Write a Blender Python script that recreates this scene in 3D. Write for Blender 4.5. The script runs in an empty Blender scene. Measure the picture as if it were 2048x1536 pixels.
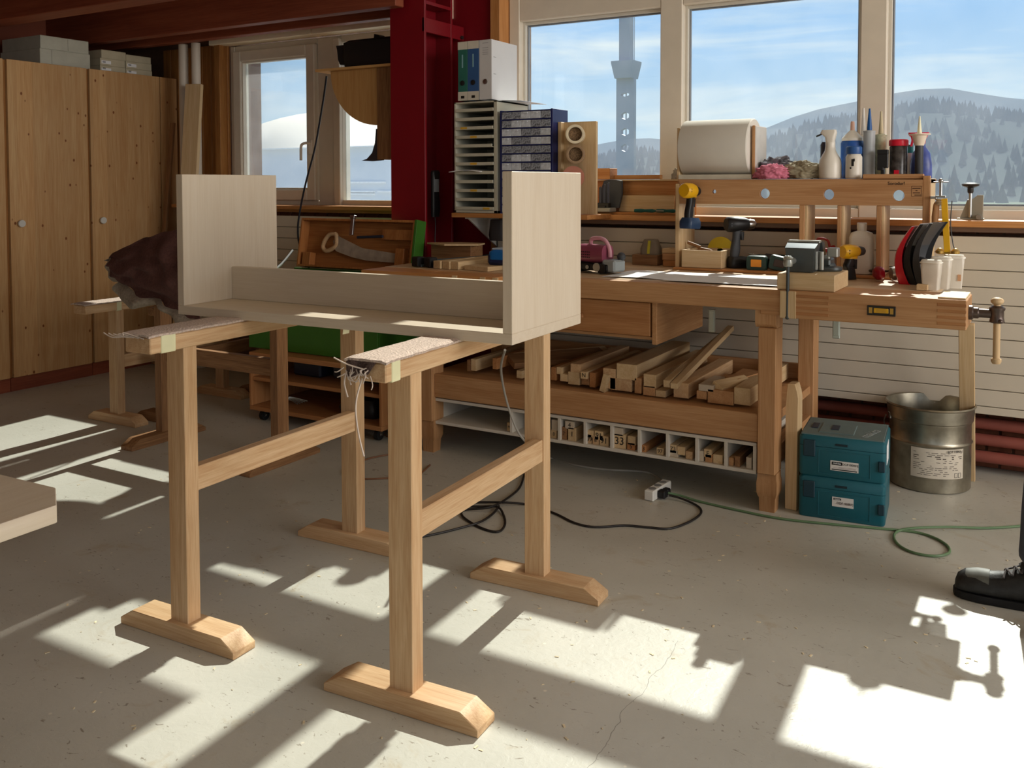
import bpy, bmesh, math, random
from mathutils import Vector, Matrix, noise
rnd = random.Random(11)
S = bpy.context.scene
COL = S.collection
PI = math.pi
R = math.radians

# ---------------------------------------------------------------- camera
FPX, PPX, PPY, CAMH = 1846.88, 1024.0, 443.35, 1.30
yaw, pit, rol = R(30.451), R(-2.3443), R(-0.1019)
fw = Vector((-math.sin(yaw) * math.cos(pit), math.cos(yaw) * math.cos(pit), math.sin(pit)))
r0 = Vector((math.cos(yaw), math.sin(yaw), 0))
u0 = r0.cross(fw)
rt = r0 * math.cos(rol) + u0 * math.sin(rol)
up = rt.cross(fw)
cd = bpy.data.cameras.new('camera')
cam = bpy.data.objects.new('camera', cd)
COL.objects.link(cam)
cam.matrix_world = Matrix(((rt.x, up.x, -fw.x, 0), (rt.y, up.y, -fw.y, 0), (rt.z, up.z, -fw.z, CAMH), (0, 0, 0, 1)))
cd.sensor_fit = 'HORIZONTAL'
cd.sensor_width = 36.0
cd.lens = 36.0 * FPX / 2048.0
cd.shift_y = (PPY - 768.0) / 2048.0
cd.clip_end = 6000
S.camera = cam

# ---------------------------------------------------------------- exposure, sky, sun
S.view_settings.view_transform = 'Standard'
S.view_settings.look = 'None'
S.view_settings.gamma = 1
S.view_settings.use_curve_mapping = False
S.view_settings.exposure = EXPO = 0.0
FILL_A, FILL_R = 22.0, 180.0
HAZE = (.20, .245, .31, 1)
SUN_E, SUN_ELEV, SUN_AZ = 8.0, R(40.0), R(-3.2)


def lin(c):
    return tuple((x / 12.92 if x <= .04045 else ((x + .055) / 1.055) ** 2.4) for x in (v / 255.0 for v in c))


def col(r, g, b):
    return lin((r, g, b)) + (1.0,)


W = bpy.data.worlds.new('sky')
S.world = W
W.use_nodes = True
nt = W.node_tree
nt.nodes.clear()


def N(tree, typ, **kw):
    n = tree.nodes.new(typ)
    for k, v in kw.items():
        if k.startswith('i_'):
            n.inputs[int(k[2:])].default_value = v
        else:
            setattr(n, k, v)
    return n


def ramp(tree, stops, interp='LINEAR'):
    n = tree.nodes.new('ShaderNodeValToRGB')
    n.color_ramp.interpolation = interp
    while len(n.color_ramp.elements) < len(stops):
        n.color_ramp.elements.new(.5)
    for e, (p, c) in zip(n.color_ramp.elements, stops):
        e.position = p
        e.color = c
    return n


tc = N(nt, 'ShaderNodeTexCoord')
sx = N(nt, 'ShaderNodeSeparateXYZ')
nt.links.new(tc.outputs['Generated'], sx.inputs[0])
mr = N(nt, 'ShaderNodeMapRange')
mr.inputs[1].default_value = -.3
mr.inputs[2].default_value = 1.0
nt.links.new(sx.outputs[2], mr.inputs[0])
q = lambda z: (z + .3) / 1.3
rp = ramp(nt, [(q(-.3), col(120, 125, 115)), (q(-.05), col(150, 160, 160)), (q(0.0), col(214, 232, 243)), (q(.07), col(196, 224, 246)),
               (q(.17), col(160, 205, 250)), (q(.30), col(140, 192, 246)), (q(1.0), col(88, 140, 220))])
nt.links.new(mr.outputs[0], rp.inputs[0])
mp = N(nt, 'ShaderNodeMapping')
mp.inputs['Scale'].default_value = (2.2, 2.2, 15.0)
mp.inputs['Rotation'].default_value = (R(5), R(-4), 0)
nt.links.new(tc.outputs['Generated'], mp.inputs[0])
nz = N(nt, 'ShaderNodeTexNoise')
nz.inputs['Scale'].default_value = 1.7
nz.inputs['Detail'].default_value = 7
nz.inputs['Roughness'].default_value = .55
nz.inputs['Distortion'].default_value = .5
nt.links.new(mp.outputs[0], nz.inputs[0])
cr = ramp(nt, [(.45, (0, 0, 0, 1)), (.72, (1, 1, 1, 1))])
nt.links.new(nz.outputs[0], cr.inputs[0])
mx = N(nt, 'ShaderNodeMixRGB')
nt.links.new(cr.outputs[0], mx.inputs[0])
nt.links.new(rp.outputs[0], mx.inputs[1])
mx.inputs[2].default_value = col(236, 245, 250)
bg = N(nt, 'ShaderNodeBackground')
bg.inputs[1].default_value = 1.0
nt.links.new(mx.outputs[0], bg.inputs[0])
wo = N(nt, 'ShaderNodeOutputWorld')
nt.links.new(bg.outputs[0], wo.inputs[0])

sl = bpy.data.lights.new('sun', 'SUN')
sl.energy = SUN_E
sl.angle = R(0.6)
sl.color = lin((255, 249, 238))
so = bpy.data.objects.new('sun', sl)
COL.objects.link(so)
sdir = Vector((math.sin(SUN_AZ) * math.cos(SUN_ELEV), math.cos(SUN_AZ) * math.cos(SUN_ELEV), math.sin(SUN_ELEV)))
so.rotation_euler = sdir.to_track_quat('Z', 'Y').to_euler()
so.location = sdir * 20


def area(name, loc, target, sx_, sy_, power, c):
    l = bpy.data.lights.new(name, 'AREA')
    l.shape = 'RECTANGLE'
    l.size, l.size_y, l.energy, l.color = sx_, sy_, power, lin(c)
    o = bpy.data.objects.new(name, l)
    COL.objects.link(o)
    o.location = loc
    o.rotation_euler = (Vector(loc) - Vector(target)).to_track_quat('Z', 'Y').to_euler()
    return o


# added fill lamp behind the camera, in place of daylight from unseen openings
area('rear_fill', (2.5, -4.2, 2.2), (-1.5, 3.0, 1.0), 5.0, 3.0, FILL_A, (255, 238, 214))
# added fill lamp at the right, boosting daylight from the unseen side windows
area('right_fill', (4.1, 2.2, 2.0), (-2.0, 2.3, .8), 3.4, 2.0, FILL_R, (255, 247, 238))

# ---------------------------------------------------------------- mesh helpers


def at(px, py, X=None, Y=None, Z=None):
    """point of the room plane X=, Y= or Z= that the photograph shows at a pixel (used as a measuring tool)"""
    d = fw + rt * ((px - PPX) / FPX) + up * ((PPY - py) / FPX)
    if X is not None:
        t = X / d.x
    elif Y is not None:
        t = Y / d.y
    else:
        t = (Z - CAMH) / d.z
    return Vector((0, 0, CAMH)) + d * t


_tmp = bpy.data.meshes.new('tmp')


class M:
    def __init__(s):
        s.bm = bmesh.new()

    def add(s, b, mi=0, mat=None, sharp=35):
        if mat is not None:
            bmesh.ops.transform(b, matrix=mat, verts=b.verts)
        bmesh.ops.recalc_face_normals(b, faces=b.faces)
        for f in b.faces:
            f.material_index = mi
            f.smooth = True
        lim = R(sharp)
        for e in b.edges:
            if len(e.link_faces) == 2 and e.calc_face_angle(0) > lim:
                e.smooth = False
        b.to_mesh(_tmp)
        b.free()
        s.bm.from_mesh(_tmp)
        return s

    def box(s, x0, x1, y0, y1, z0, z1, bv=0, mi=0, mat=None, seg=1):
        b = bmesh.new()
        bmesh.ops.create_cube(b, size=1)
        bmesh.ops.transform(b, matrix=Matrix.Translation(((x0 + x1) / 2, (y0 + y1) / 2, (z0 + z1) / 2)) @ Matrix.Diagonal((abs(x1 - x0), abs(y1 - y0), abs(z1 - z0), 1)), verts=b.verts)
        if bv > 0:
            bmesh.ops.bevel(b, geom=list(b.edges), offset=bv, segments=seg, affect='EDGES', profile=.5)
        return s.add(b, mi, mat)

    def prism(s, pts, ax, a, b_, mi=0, mat=None, bv=0):
        """polygon of 2-D points extruded along ax: 'x' -> (y,z), 'y' -> (x,z), 'z' -> (x,y)"""
        b = bmesh.new()
        f3 = {'x': lambda p, t: (t, p[0], p[1]), 'y': lambda p, t: (p[0], t, p[1]), 'z': lambda p, t: (p[0], p[1], t)}[ax]
        v0 = [b.verts.new(f3(p, a)) for p in pts]
        v1 = [b.verts.new(f3(p, b_)) for p in pts]
        n = len(pts)
        b.faces.new(v0)
        b.faces.new(v1[::-1])
        for i in range(n):
            b.faces.new((v0[i], v0[(i + 1) % n], v1[(i + 1) % n], v1[i]))
        if bv > 0:
            bmesh.ops.bevel(b, geom=list(b.edges), offset=bv, segments=1, affect='EDGES')
        return s.add(b, mi, mat)

    def lathe(s, prof, n=20, mi=0, mat=None, sharp=35):
        b = bmesh.new()
        rings = []
        for r, z in prof:
            if r < 1e-6:
                rings.append([b.verts.new((0, 0, z))])
            else:
                rings.append([b.verts.new((r * math.cos(2 * PI * k / n), r * math.sin(2 * PI * k / n), z)) for k in range(n)])
        for A, B in zip(rings, rings[1:]):
            for k in range(n):
                k2 = (k + 1) % n
                vs = [A[k % len(A)], A[k2 % len(A)], B[k2 % len(B)], B[k % len(B)]]
                u = []
                for v in vs:
                    if v not in u:
                        u.append(v)
                if len(u) > 2:
                    b.faces.new(u)
        for rg in (rings[0], rings[-1]):
            if len(rg) > 2:
                try:
                    b.faces.new(rg)
                except ValueError:
                    pass
        return s.add(b, mi, mat, sharp)

    def cyl(s, p0, p1, r0_, r1_=None, n=14, mi=0, mat=None):
        p0, p1 = Vector(p0), Vector(p1)
        d = p1 - p0
        m = Matrix.Translation(p0) @ d.to_track_quat('Z', 'Y').to_matrix().to_4x4()
        if mat is not None:
            m = mat @ m
        return s.lathe([(r0_, 0), (r0_ if r1_ is None else r1_, d.length)], n, mi, m)

    def sph(s, c, r, n=14, sc=(1, 1, 1), mi=0, mat=None):
        b = bmesh.new()
        bmesh.ops.create_uvsphere(b, u_segments=n, v_segments=max(6, n // 2 + 1), radius=r)
        m = Matrix.Translation(c) @ Matrix.Diagonal((*sc, 1))
        if mat is not None:
            m = mat @ m
        return s.add(b, mi, m)

    def loft(s, rings, mi=0, mat=None, caps=True, sharp=40, closed=True):
        b = bmesh.new()
        rr = [[b.verts.new(p) for p in rg] for rg in rings]
        n = len(rr[0])
        for A, B in zip(rr, rr[1:]):
            for k in range(n if closed else n - 1):
                b.faces.new((A[k], A[(k + 1) % n], B[(k + 1) % n], B[k]))
        if caps and closed:
            b.faces.new(rr[0][::-1])
            b.faces.new(rr[-1])
        return s.add(b, mi, mat, sharp)

    def tube(s, pts, r, n=8, mi=0, mat=None, smooth=4):
        pts = [Vector(p) for p in pts]
        if smooth > 1 and len(pts) > 2:
            out = []
            for i in range(len(pts) - 1):
                a = pts[max(i - 1, 0)]
                b_, c = pts[i], pts[i + 1]
                d = pts[min(i + 2, len(pts) - 1)]
                for k in range(smooth):
                    t = k / smooth
                    out.append(.5 * ((2 * b_) + (c - a) * t + (2 * a - 5 * b_ + 4 * c - d) * t * t + (3 * b_ - a - 3 * c + d) * t ** 3))
            out.append(pts[-1])
            pts = out
        rings = []
        ref = None
        for i, p in enumerate(pts):
            d = (pts[min(i + 1, len(pts) - 1)] - pts[max(i - 1, 0)])
            if d.length < 1e-9:
                d = Vector((0, 0, 1))
            d.normalize()
            if ref is None:
                ref = d.orthogonal().normalized()
            ref = (ref - d * ref.dot(d))
            if ref.length < 1e-6:
                ref = d.orthogonal()
            ref.normalize()
            o = d.cross(ref)
            rad = r(i / (len(pts) - 1)) if callable(r) else r
            rings.append([p + (ref * math.cos(2 * PI * k / n) + o * math.sin(2 * PI * k / n)) * rad for k in range(n)])
        return s.loft(rings, mi, mat)

    def grid(s, f, nu, nv, mi=0, mat=None, thick=0, mi2=None, sharp=60):
        b = bmesh.new()
        g = [[b.verts.new(f(i / nu, j / nv)) for j in range(nv + 1)] for i in range(nu + 1)]
        for i in range(nu):
            for j in range(nv):
                b.faces.new((g[i][j], g[i + 1][j], g[i + 1][j + 1], g[i][j + 1]))
        if thick:
            bmesh.ops.recalc_face_normals(b, faces=b.faces)
            b.normal_update()
            bmesh.ops.solidify(b, geom=list(b.faces), thickness=thick)
            if mi2 is not None:
                pass
        return s.add(b, mi, mat, sharp)

    def obj(s, name, mats, parent=None, loc=None):
        me = bpy.data.meshes.new(name)
        s.bm.to_mesh(me)
        s.bm.free()
        for m in (mats if isinstance(mats, (list, tuple)) else [mats]):
            me.materials.append(m)
        o = bpy.data.objects.new(name, me)
        COL.objects.link(o)
        if parent is not None:
            o.parent = parent
        if loc is not None:
            o.location = loc
        return o


def rr(w, h, r, n=3, z=0, cx=0, cy=0):
    """rounded rectangle ring in xy"""
    out = []
    r = min(r, w / 2 - 1e-4, h / 2 - 1e-4)
    for sx_, sy_, a0 in ((1, 1, 0), (-1, 1, 90), (-1, -1, 180), (1, -1, 270)):
        for k in range(n + 1):
            a = R(a0 + 90 * k / n)
            out.append((cx + sx_ * (w / 2 - r) + r * math.cos(a), cy + sy_ * (h / 2 - r) + r * math.sin(a), z))
    return out


def tag(o, label, cat, group=None):
    o['label'] = label
    o['category'] = cat
    if group:
        o['group'] = group
    return o


def T(name, label, cat, loc=(0, 0, 0), rz=0, group=None):
    o = bpy.data.objects.new(name, None)
    o.empty_display_size = .05
    COL.objects.link(o)
    o.location = loc
    o.rotation_euler = (0, 0, rz)
    return tag(o, label, cat, group)


def struct(o):
    o['kind'] = 'structure'
    return o


def dup(root, loc=None, rz=None, label=None, parent=None):
    c = root.copy()
    COL.objects.link(c)
    if parent is not None:
        c.parent = parent
    if loc is not None:
        c.location = loc
    if rz is not None:
        c.rotation_euler = (0, 0, rz)
    if label:
        c['label'] = label
    for ch in list(root.children):
        dup(ch, parent=c)
    return c


def text(body, size, mat, parent, loc, rot, name='lettering', ext=.0004, align='CENTER'):
    cu = bpy.data.curves.new(name, 'FONT')
    cu.body = body
    cu.size = size
    cu.extrude = ext
    cu.align_x = align
    cu.align_y = 'CENTER'
    tmp_ = bpy.data.objects.new('tmp_text', cu)
    COL.objects.link(tmp_)
    me = bpy.data.meshes.new_from_object(tmp_.evaluated_get(bpy.context.evaluated_depsgraph_get()))
    bpy.data.objects.remove(tmp_)
    bpy.data.curves.remove(cu)
    me.materials.clear()
    me.materials.append(mat)
    me.name = name
    o = bpy.data.objects.new(name, me)
    COL.objects.link(o)
    o.parent = parent
    o.location = loc
    o.rotation_euler = rot
    return o


FRONT = (R(90), 0, 0)          # text facing -Y
TOPW = (0, 0, 0)

# ---------------------------------------------------------------- materials
_mats = {}


def pbr(name, c, rough=.5, metal=0, var=.08, scale=12, bump=0, spec=.5, trans=0, alpha=1, coat=0, ior=1.45):
    if name in _mats:
        return _mats[name]
    m = bpy.data.materials.new(name)
    m.use_nodes = True
    t = m.node_tree
    b = t.nodes['Principled BSDF']
    b.inputs['Roughness'].default_value = rough
    b.inputs['Metallic'].default_value = metal
    b.inputs['Specular IOR Level'].default_value = spec
    b.inputs['Transmission Weight'].default_value = trans
    b.inputs['Alpha'].default_value = alpha
    b.inputs['Coat Weight'].default_value = coat
    b.inputs['IOR'].default_value = ior
    cc = col(*c)
    tcn = N(t, 'ShaderNodeTexCoord')
    nzn = N(t, 'ShaderNodeTexNoise')
    nzn.inputs['Scale'].default_value = scale
    nzn.inputs['Detail'].default_value = 4
    t.links.new(tcn.outputs['Object'], nzn.inputs[0])
    lo = tuple(x * (1 - var) for x in cc[:3]) + (1,)
    hi = tuple(min(1, x * (1 + var)) for x in cc[:3]) + (1,)
    rm = ramp(t, [(.3, lo), (.7, hi)])
    t.links.new(nzn.outputs[0], rm.inputs[0])
    t.links.new(rm.outputs[0], b.inputs['Base Color'])
    if bump:
        bp = N(t, 'ShaderNodeBump')
        bp.inputs['Strength'].default_value = bump
        bp.inputs['Distance'].default_value = .01
        t.links.new(nzn.outputs[0], bp.inputs['Height'])
        t.links.new(bp.outputs[0], b.inputs['Normal'])
    _mats[name] = m
    return m


WOODS = {  # light, dark (sRGB), cross-grain scale
    'pale': ((202, 188, 168), (194, 178, 156), 26),
    'horse': ((214, 182, 142), (188, 148, 106), 34),
    'bench': ((196, 152, 108), (172, 124, 80), 22),
    'pine': ((204, 166, 118), (184, 138, 88), 20),
    'beam': ((150, 82, 56), (126, 62, 42), 16),
    'trim': ((204, 148, 92), (176, 116, 62), 20),
    'panelling': ((180, 128, 70), (146, 94, 46), 26),
    'ply': ((206, 164, 106), (186, 138, 82), 18),
    'light': ((216, 190, 150), (198, 166, 122), 24),
    'old': ((166, 124, 84), (120, 84, 54), 30),
    'shelf': ((186, 134, 86), (160, 106, 62), 20),
    'chestwood': ((184, 124, 70), (150, 92, 46), 14),
    'benchtop': ((218, 192, 160), (198, 166, 130), 22),
    'header': ((244, 234, 212), (238, 224, 196), 14),
}


def wood(kind, ax='z', knots=0, strips=0, rough=.55):
    key = 'wood_%s_%s_%d_%d' % (kind, ax, knots, strips)
    if key in _mats:
        return _mats[key]
    c1, c2, sc = WOODS[kind]
    m = bpy.data.materials.new(key)
    m.use_nodes = True
    t = m.node_tree
    L = t.links.new
    b = t.nodes['Principled BSDF']
    b.inputs['Roughness'].default_value = rough
    b.inputs['Specular IOR Level'].default_value = .35
    tcn = N(t, 'ShaderNodeTexCoord')
    oi = N(t, 'ShaderNodeObjectInfo')
    ml = N(t, 'ShaderNodeMath', operation='MULTIPLY')
    ml.inputs[1].default_value = 17.0
    L(oi.outputs['Random'], ml.inputs[0])
    ad = N(t, 'ShaderNodeVectorMath', operation='ADD')
    L(tcn.outputs['Object'], ad.inputs[0])
    L(ml.outputs[0], ad.inputs[1])
    k = 'xyz'.index(ax)

    def mapped(s_across, s_along):
        mpn = N(t, 'ShaderNodeMapping')
        v = [s_across] * 3
        v[k] = s_along
        mpn.inputs['Scale'].default_value = v
        L(ad.outputs[0], mpn.inputs[0])
        return mpn

    n1 = N(t, 'ShaderNodeTexNoise')
    n1.inputs['Scale'].default_value = 1
    n1.inputs['Detail'].default_value = 5
    n1.inputs['Roughness'].default_value = .6
    n1.inputs['Distortion'].default_value = 1.1
    L(mapped(sc, sc * .055).outputs[0], n1.inputs[0])
    n2 = N(t, 'ShaderNodeTexNoise')
    n2.inputs['Scale'].default_value = 1
    n2.inputs['Detail'].default_value = 3
    L(mapped(sc * 9, sc * .35).outputs[0], n2.inputs[0])
    mix = N(t, 'ShaderNodeMath', operation='MULTIPLY_ADD')
    mix.inputs[1].default_value = .45
    L(n2.outputs[0], mix.inputs[0])
    sc1 = N(t, 'ShaderNodeMath', operation='MULTIPLY')
    sc1.inputs[1].default_value = .62
    L(n1.outputs[0], sc1.inputs[0])
    L(sc1.outputs[0], mix.inputs[2])
    rm = ramp(t, [(.36, col(*c1)), (.66, col(*c2))])
    L(mix.outputs[0], rm.inputs[0])
    hs = N(t, 'ShaderNodeHueSaturation')
    mv = N(t, 'ShaderNodeMapRange')
    mv.inputs[3].default_value = .92
    mv.inputs[4].default_value = 1.08
    L(oi.outputs['Random'], mv.inputs[0])
    L(mv.outputs[0], hs.inputs['Value'])
    L(rm.outputs[0], hs.inputs['Color'])
    out = hs.outputs[0]
    if strips:
        sp = N(t, 'ShaderNodeSeparateXYZ')
        L(ad.outputs[0], sp.inputs[0])
        dv = N(t, 'ShaderNodeMath', operation='MULTIPLY')
        dv.inputs[1].default_value = strips
        L(sp.outputs[1 if ax != 'y' else 0], dv.inputs[0])
        fl = N(t, 'ShaderNodeMath', operation='FLOOR')
        L(dv.outputs[0], fl.inputs[0])
        wn = N(t, 'ShaderNodeTexWhiteNoise', noise_dimensions='1D')
        L(fl.outputs[0], wn.inputs['W'])
        mv2 = N(t, 'ShaderNodeMapRange')
        mv2.inputs[3].default_value = .88
        mv2.inputs[4].default_value = 1.1
        L(wn.outputs[0], mv2.inputs[0])
        h2 = N(t, 'ShaderNodeHueSaturation')
        L(mv2.outputs[0], h2.inputs['Value'])
        L(out, h2.inputs['Color'])
        out = h2.outputs[0]
    if knots:
        vo = N(t, 'ShaderNodeTexVoronoi')
        vo.inputs['Scale'].default_value = 1
        L(mapped(knots, knots * .7).outputs[0], vo.inputs[0])
        kr = ramp(t, [(.065, (1, 1, 1, 1)), (.11, (0, 0, 0, 1))])
        L(vo.outputs['Distance'], kr.inputs[0])
        mk = N(t, 'ShaderNodeMixRGB')
        L(kr.outputs[0], mk.inputs[0])
        L(out, mk.inputs[1])
        mk.inputs[2].default_value = col(120, 66, 28)
        out = mk.outputs[0]
    L(out, b.inputs['Base Color'])
    bp = N(t, 'ShaderNodeBump')
    bp.inputs['Strength'].default_value = .12
    bp.inputs['Distance'].default_value = .003
    L(n2.outputs[0], bp.inputs['Height'])
    L(bp.outputs[0], b.inputs['Normal'])
    _mats[key] = m
    return m


def glass(name, tint=(246, 250, 250), dust=.035, rough=0.0):
    m = bpy.data.materials.new(name)
    m.use_nodes = True
    t = m.node_tree
    t.nodes.clear()
    tr = N(t, 'ShaderNodeBsdfTransparent')
    tr.inputs[0].default_value = col(*tint)
    gl = N(t, 'ShaderNodeBsdfGlossy')
    gl.inputs['Roughness'].default_value = rough
    fr = N(t, 'ShaderNodeFresnel')
    fr.inputs[0].default_value = 1.35
    mxn = N(t, 'ShaderNodeMixShader')
    t.links.new(fr.outputs[0], mxn.inputs[0])
    t.links.new(tr.outputs[0], mxn.inputs[1])
    t.links.new(gl.outputs[0], mxn.inputs[2])
    tl_ = N(t, 'ShaderNodeBsdfTranslucent')
    tl_.inputs[0].default_value = (.9, .92, .95, 1)
    mx2 = N(t, 'ShaderNodeMixShader')
    tcn = N(t, 'ShaderNodeTexCoord')
    nzn = N(t, 'ShaderNodeTexNoise')
    nzn.inputs['Scale'].default_value = 6
    nzn.inputs['Detail'].default_value = 6
    t.links.new(tcn.outputs['Object'], nzn.inputs[0])
    mrn = N(t, 'ShaderNodeMapRange')
    mrn.inputs[1].default_value = .3
    mrn.inputs[2].default_value = .7
    mrn.inputs[3].default_value = dust * .7
    mrn.inputs[4].default_value = dust * 1.3
    t.links.new(nzn.outputs[0], mrn.inputs[0])
    t.links.new(mrn.outputs[0], mx2.inputs[0])
    t.links.new(mxn.outputs[0], mx2.inputs[1])
    t.links.new(tl_.outputs[0], mx2.inputs[2])
    o = N(t, 'ShaderNodeOutputMaterial')
    t.links.new(mx2.outputs[0], o.inputs[0])
    return m


GLASS = glass('pane_glass')
WHITE = pbr('white_plastic', (226, 224, 216), .35)
CREAM = pbr('window_paint', (216, 206, 190), .4, var=.03)
PANELP = pbr('panel_paint', (206, 196, 178), .5, var=.04, scale=3)
BLACK = pbr('black_plastic', (24, 24, 26), .45)
DGREY = pbr('dark_grey', (58, 60, 64), .5)
MGREY = pbr('mid_grey', (130, 130, 128), .5)
STEEL = pbr('steel', (176, 176, 174), .3, 1)
DSTEEL = pbr('dark_steel', (84, 84, 88), .35, .9)
REDP = pbr('red_paint', (122, 14, 26), .38, var=.06, scale=3)
KNOBW = pbr('knob_grey', (208, 204, 196), .4)
CARD = pbr('cardboard', (186, 176, 150), .8)
CARDG = pbr('cardboard_grey', (188, 186, 170), .8)
PAPER = pbr('paper', (236, 236, 236), .7, var=.02)
INK = pbr('ink', (22, 20, 20), .6)
TEAL = pbr('teal_plastic', (20, 88, 100), .4, var=.05)
TEALT = pbr('teal_lid', (92, 112, 112), .45)
YEL = pbr('yellow_plastic', (222, 168, 20), .4)
GREENP = pbr('green_paint', (70, 132, 36), .5)
BLUE = pbr('blue_plastic', (20, 92, 160), .4)
NAVY = pbr('navy_steel', (30, 38, 92), .4)
CLEAR = pbr('clear_drawer', (206, 212, 220), .25, var=.2, scale=60)
TAPE = pbr('masking_tape', (222, 218, 176), .7)
CARPET = pbr('carpet', (190, 170, 156), .95, var=.25, scale=160, bump=.5)
FRAYM = pbr('frayed_thread', (206, 190, 176), .9)
RUBBER = pbr('rubber', (20, 20, 22), .7)
BOTW = pbr('bottle_white', (222, 216, 204), .35, var=.03)
# ================================================================= ROOM
def floor_mat():
    m = bpy.data.materials.new('painted_concrete')
    m.use_nodes = True
    t = m.node_tree
    L = t.links.new
    b = t.nodes['Principled BSDF']
    tcn = N(t, 'ShaderNodeTexCoord')

    def noise_(scale, detail, rough=.5, dist=0, vec=None):
        n = N(t, 'ShaderNodeTexNoise')
        n.inputs['Scale'].default_value = scale
        n.inputs['Detail'].default_value = detail
        n.inputs['Roughness'].default_value = rough
        n.inputs['Distortion'].default_value = dist
        L(vec or tcn.outputs['Object'], n.inputs[0])
        return n.outputs[0]
    base = ramp(t, [(.3, col(176, 174, 162)), (.5, col(188, 186, 175)), (.72, col(200, 197, 186))])
    L(noise_(1.1, 6, .6), base.inputs[0])
    cur = base.outputs[0]

    def over(fac, c):
        nonlocal cur
        mxn = N(t, 'ShaderNodeMixRGB')
        L(fac, mxn.inputs[0])
        L(cur, mxn.inputs[1])
        mxn.inputs[2].default_value = c
        cur = mxn.outputs[0]
    stain = ramp(t, [(.60, (0, 0, 0, 1)), (.70, (.45, .45, .45, 1))])
    L(noise_(5.0, 5, .65, .8), stain.inputs[0])
    over(stain.outputs[0], col(168, 150, 118))
    sc = N(t, 'ShaderNodeMapping')
    sc.inputs['Rotation'].default_value = (0, 0, .5)
    sc.inputs['Scale'].default_value = (26, 50, 1)
    L(tcn.outputs['Object'], sc.inputs[0])
    dark = ramp(t, [(.655, (0, 0, 0, 1)), (.69, (.7, .7, .7, 1))])
    L(noise_(1, 3, .6, 1.5, sc.outputs[0]), dark.inputs[0])
    over(dark.outputs[0], col(120, 108, 92))
    vo = N(t, 'ShaderNodeTexVoronoi')
    vo.inputs['Scale'].default_value = 17
    L(tcn.outputs['Object'], vo.inputs[0])
    sp = ramp(t, [(.05, (1, 1, 1, 1)), (.10, (0, 0, 0, 1))])
    L(vo.outputs['Distance'], sp.inputs[0])
    gate = ramp(t, [(.55, (0, 0, 0, 1)), (.6, (1, 1, 1, 1))])
    L(noise_(7, 2), gate.inputs[0])
    mu = N(t, 'ShaderNodeMath', operation='MULTIPLY')
    L(sp.outputs[0], mu.inputs[0])
    L(gate.outputs[0], mu.inputs[1])
    over(mu.outputs[0], col(222, 214, 196))
    # one long hairline crack, from between the trestle and the bench towards the camera
    sxx = N(t, 'ShaderNodeSeparateXYZ')
    L(tcn.outputs['Object'], sxx.inputs[0])
    wob = noise_(7, 3, .5)

    def mth(op, a, b_):
        n = N(t, 'ShaderNodeMath', operation=op)
        for i, v in enumerate((a, b_)):
            if isinstance(v, (int, float)):
                n.inputs[i].default_value = v
            else:
                L(v, n.inputs[i])
        return n.outputs[0]
    line = mth('ADD', mth('SUBTRACT', sxx.outputs[0], mth('MULTIPLY', mth('SUBTRACT', sxx.outputs[1], 2.45), CRK[1])), -CRK[0])
    line = mth('ADD', line, mth('MULTIPLY', mth('SUBTRACT', wob, .5), .07))
    cw = mth('LESS_THAN', mth('ABSOLUTE', line, 0), .0010)
    cw = mth('MULTIPLY', cw, mth('LESS_THAN', sxx.outputs[1], 2.46))
    over(mth('MULTIPLY', cw, .6), col(110, 104, 94))
    L(cur, b.inputs['Base Color'])
    b.inputs['Roughness'].default_value = .42
    b.inputs['Specular IOR Level'].default_value = .4
    bp = N(t, 'ShaderNodeBump')
    bp.inputs['Strength'].default_value = .25
    bp.inputs['Distance'].default_value = .004
    L(noise_(38, 4, .6, .6), bp.inputs['Height'])
    L(bp.outputs[0], b.inputs['Normal'])
    return m


_c0, _c1 = at(1352, 1290, Z=0), at(1175, 1536, Z=0)
CRK = (_c0.x + (2.45 - _c0.y) * (_c1.x - _c0.x) / (_c1.y - _c0.y), (_c1.x - _c0.x) / (_c1.y - _c0.y))
XL, XR, YB = -6.3, 4.2, -5.0
m = M()
m.box(XL - .2, XR, YB, 5.0, -.2, 0)
struct(m.obj('floor', floor_mat()))

BRICKM = pbr('brick', (140, 84, 60), .85, var=.2, scale=30, bump=.3)
MORTAR = pbr('mortar', (112, 84, 68), .9, var=.1, scale=30)
DARKW = wood('beam', 'z')
m = M()
m.box(XL, XR, 4.70, 5.0, 0, 1.10)                        # parapet
m.box(XL, -5.10, 4.70, 5.0, 1.10, 4.3)                    # left of the small window
m.box(-3.16, -2.80, 4.70, 5.0, 1.10, 4.3)                 # pier
m.box(-5.10, -3.16, 4.72, 5.0, 2.30, 4.3)                 # above the small window
m.box(2.62, XR, 4.70, 5.0, 1.10, 4.3)
m.box(-2.80, 2.62, 4.72, 5.0, 3.92, 4.3)
wb = struct(m.obj('wall_back', MORTAR))
BW, BH, J = .098, .066, .010
bm0 = M()
bm0.box(-BW / 2, BW / 2, -.012, .02, -BH / 2, BH / 2, .003)
b0 = bm0.obj('brick', BRICKM, wb)
first = True
for row in range(15):
    zc = .038 + row * (BH + J)
    if .36 < zc < .98:
        continue
    for i in range(95):
        x = -5.0 + (i + .5 * (row % 2)) * (BW + J)
        if (zc < .36 and not -1.15 < x < .75) or x > .75 or (-3.3 < x < -2.75) or (zc > .98 and x < -4.75):
            continue
        o = b0 if first else b0.copy()
        if not first:
            COL.objects.link(o)
        first = False
        o.location = (x, 4.70 + rnd.uniform(-.002, .002), zc)
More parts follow.
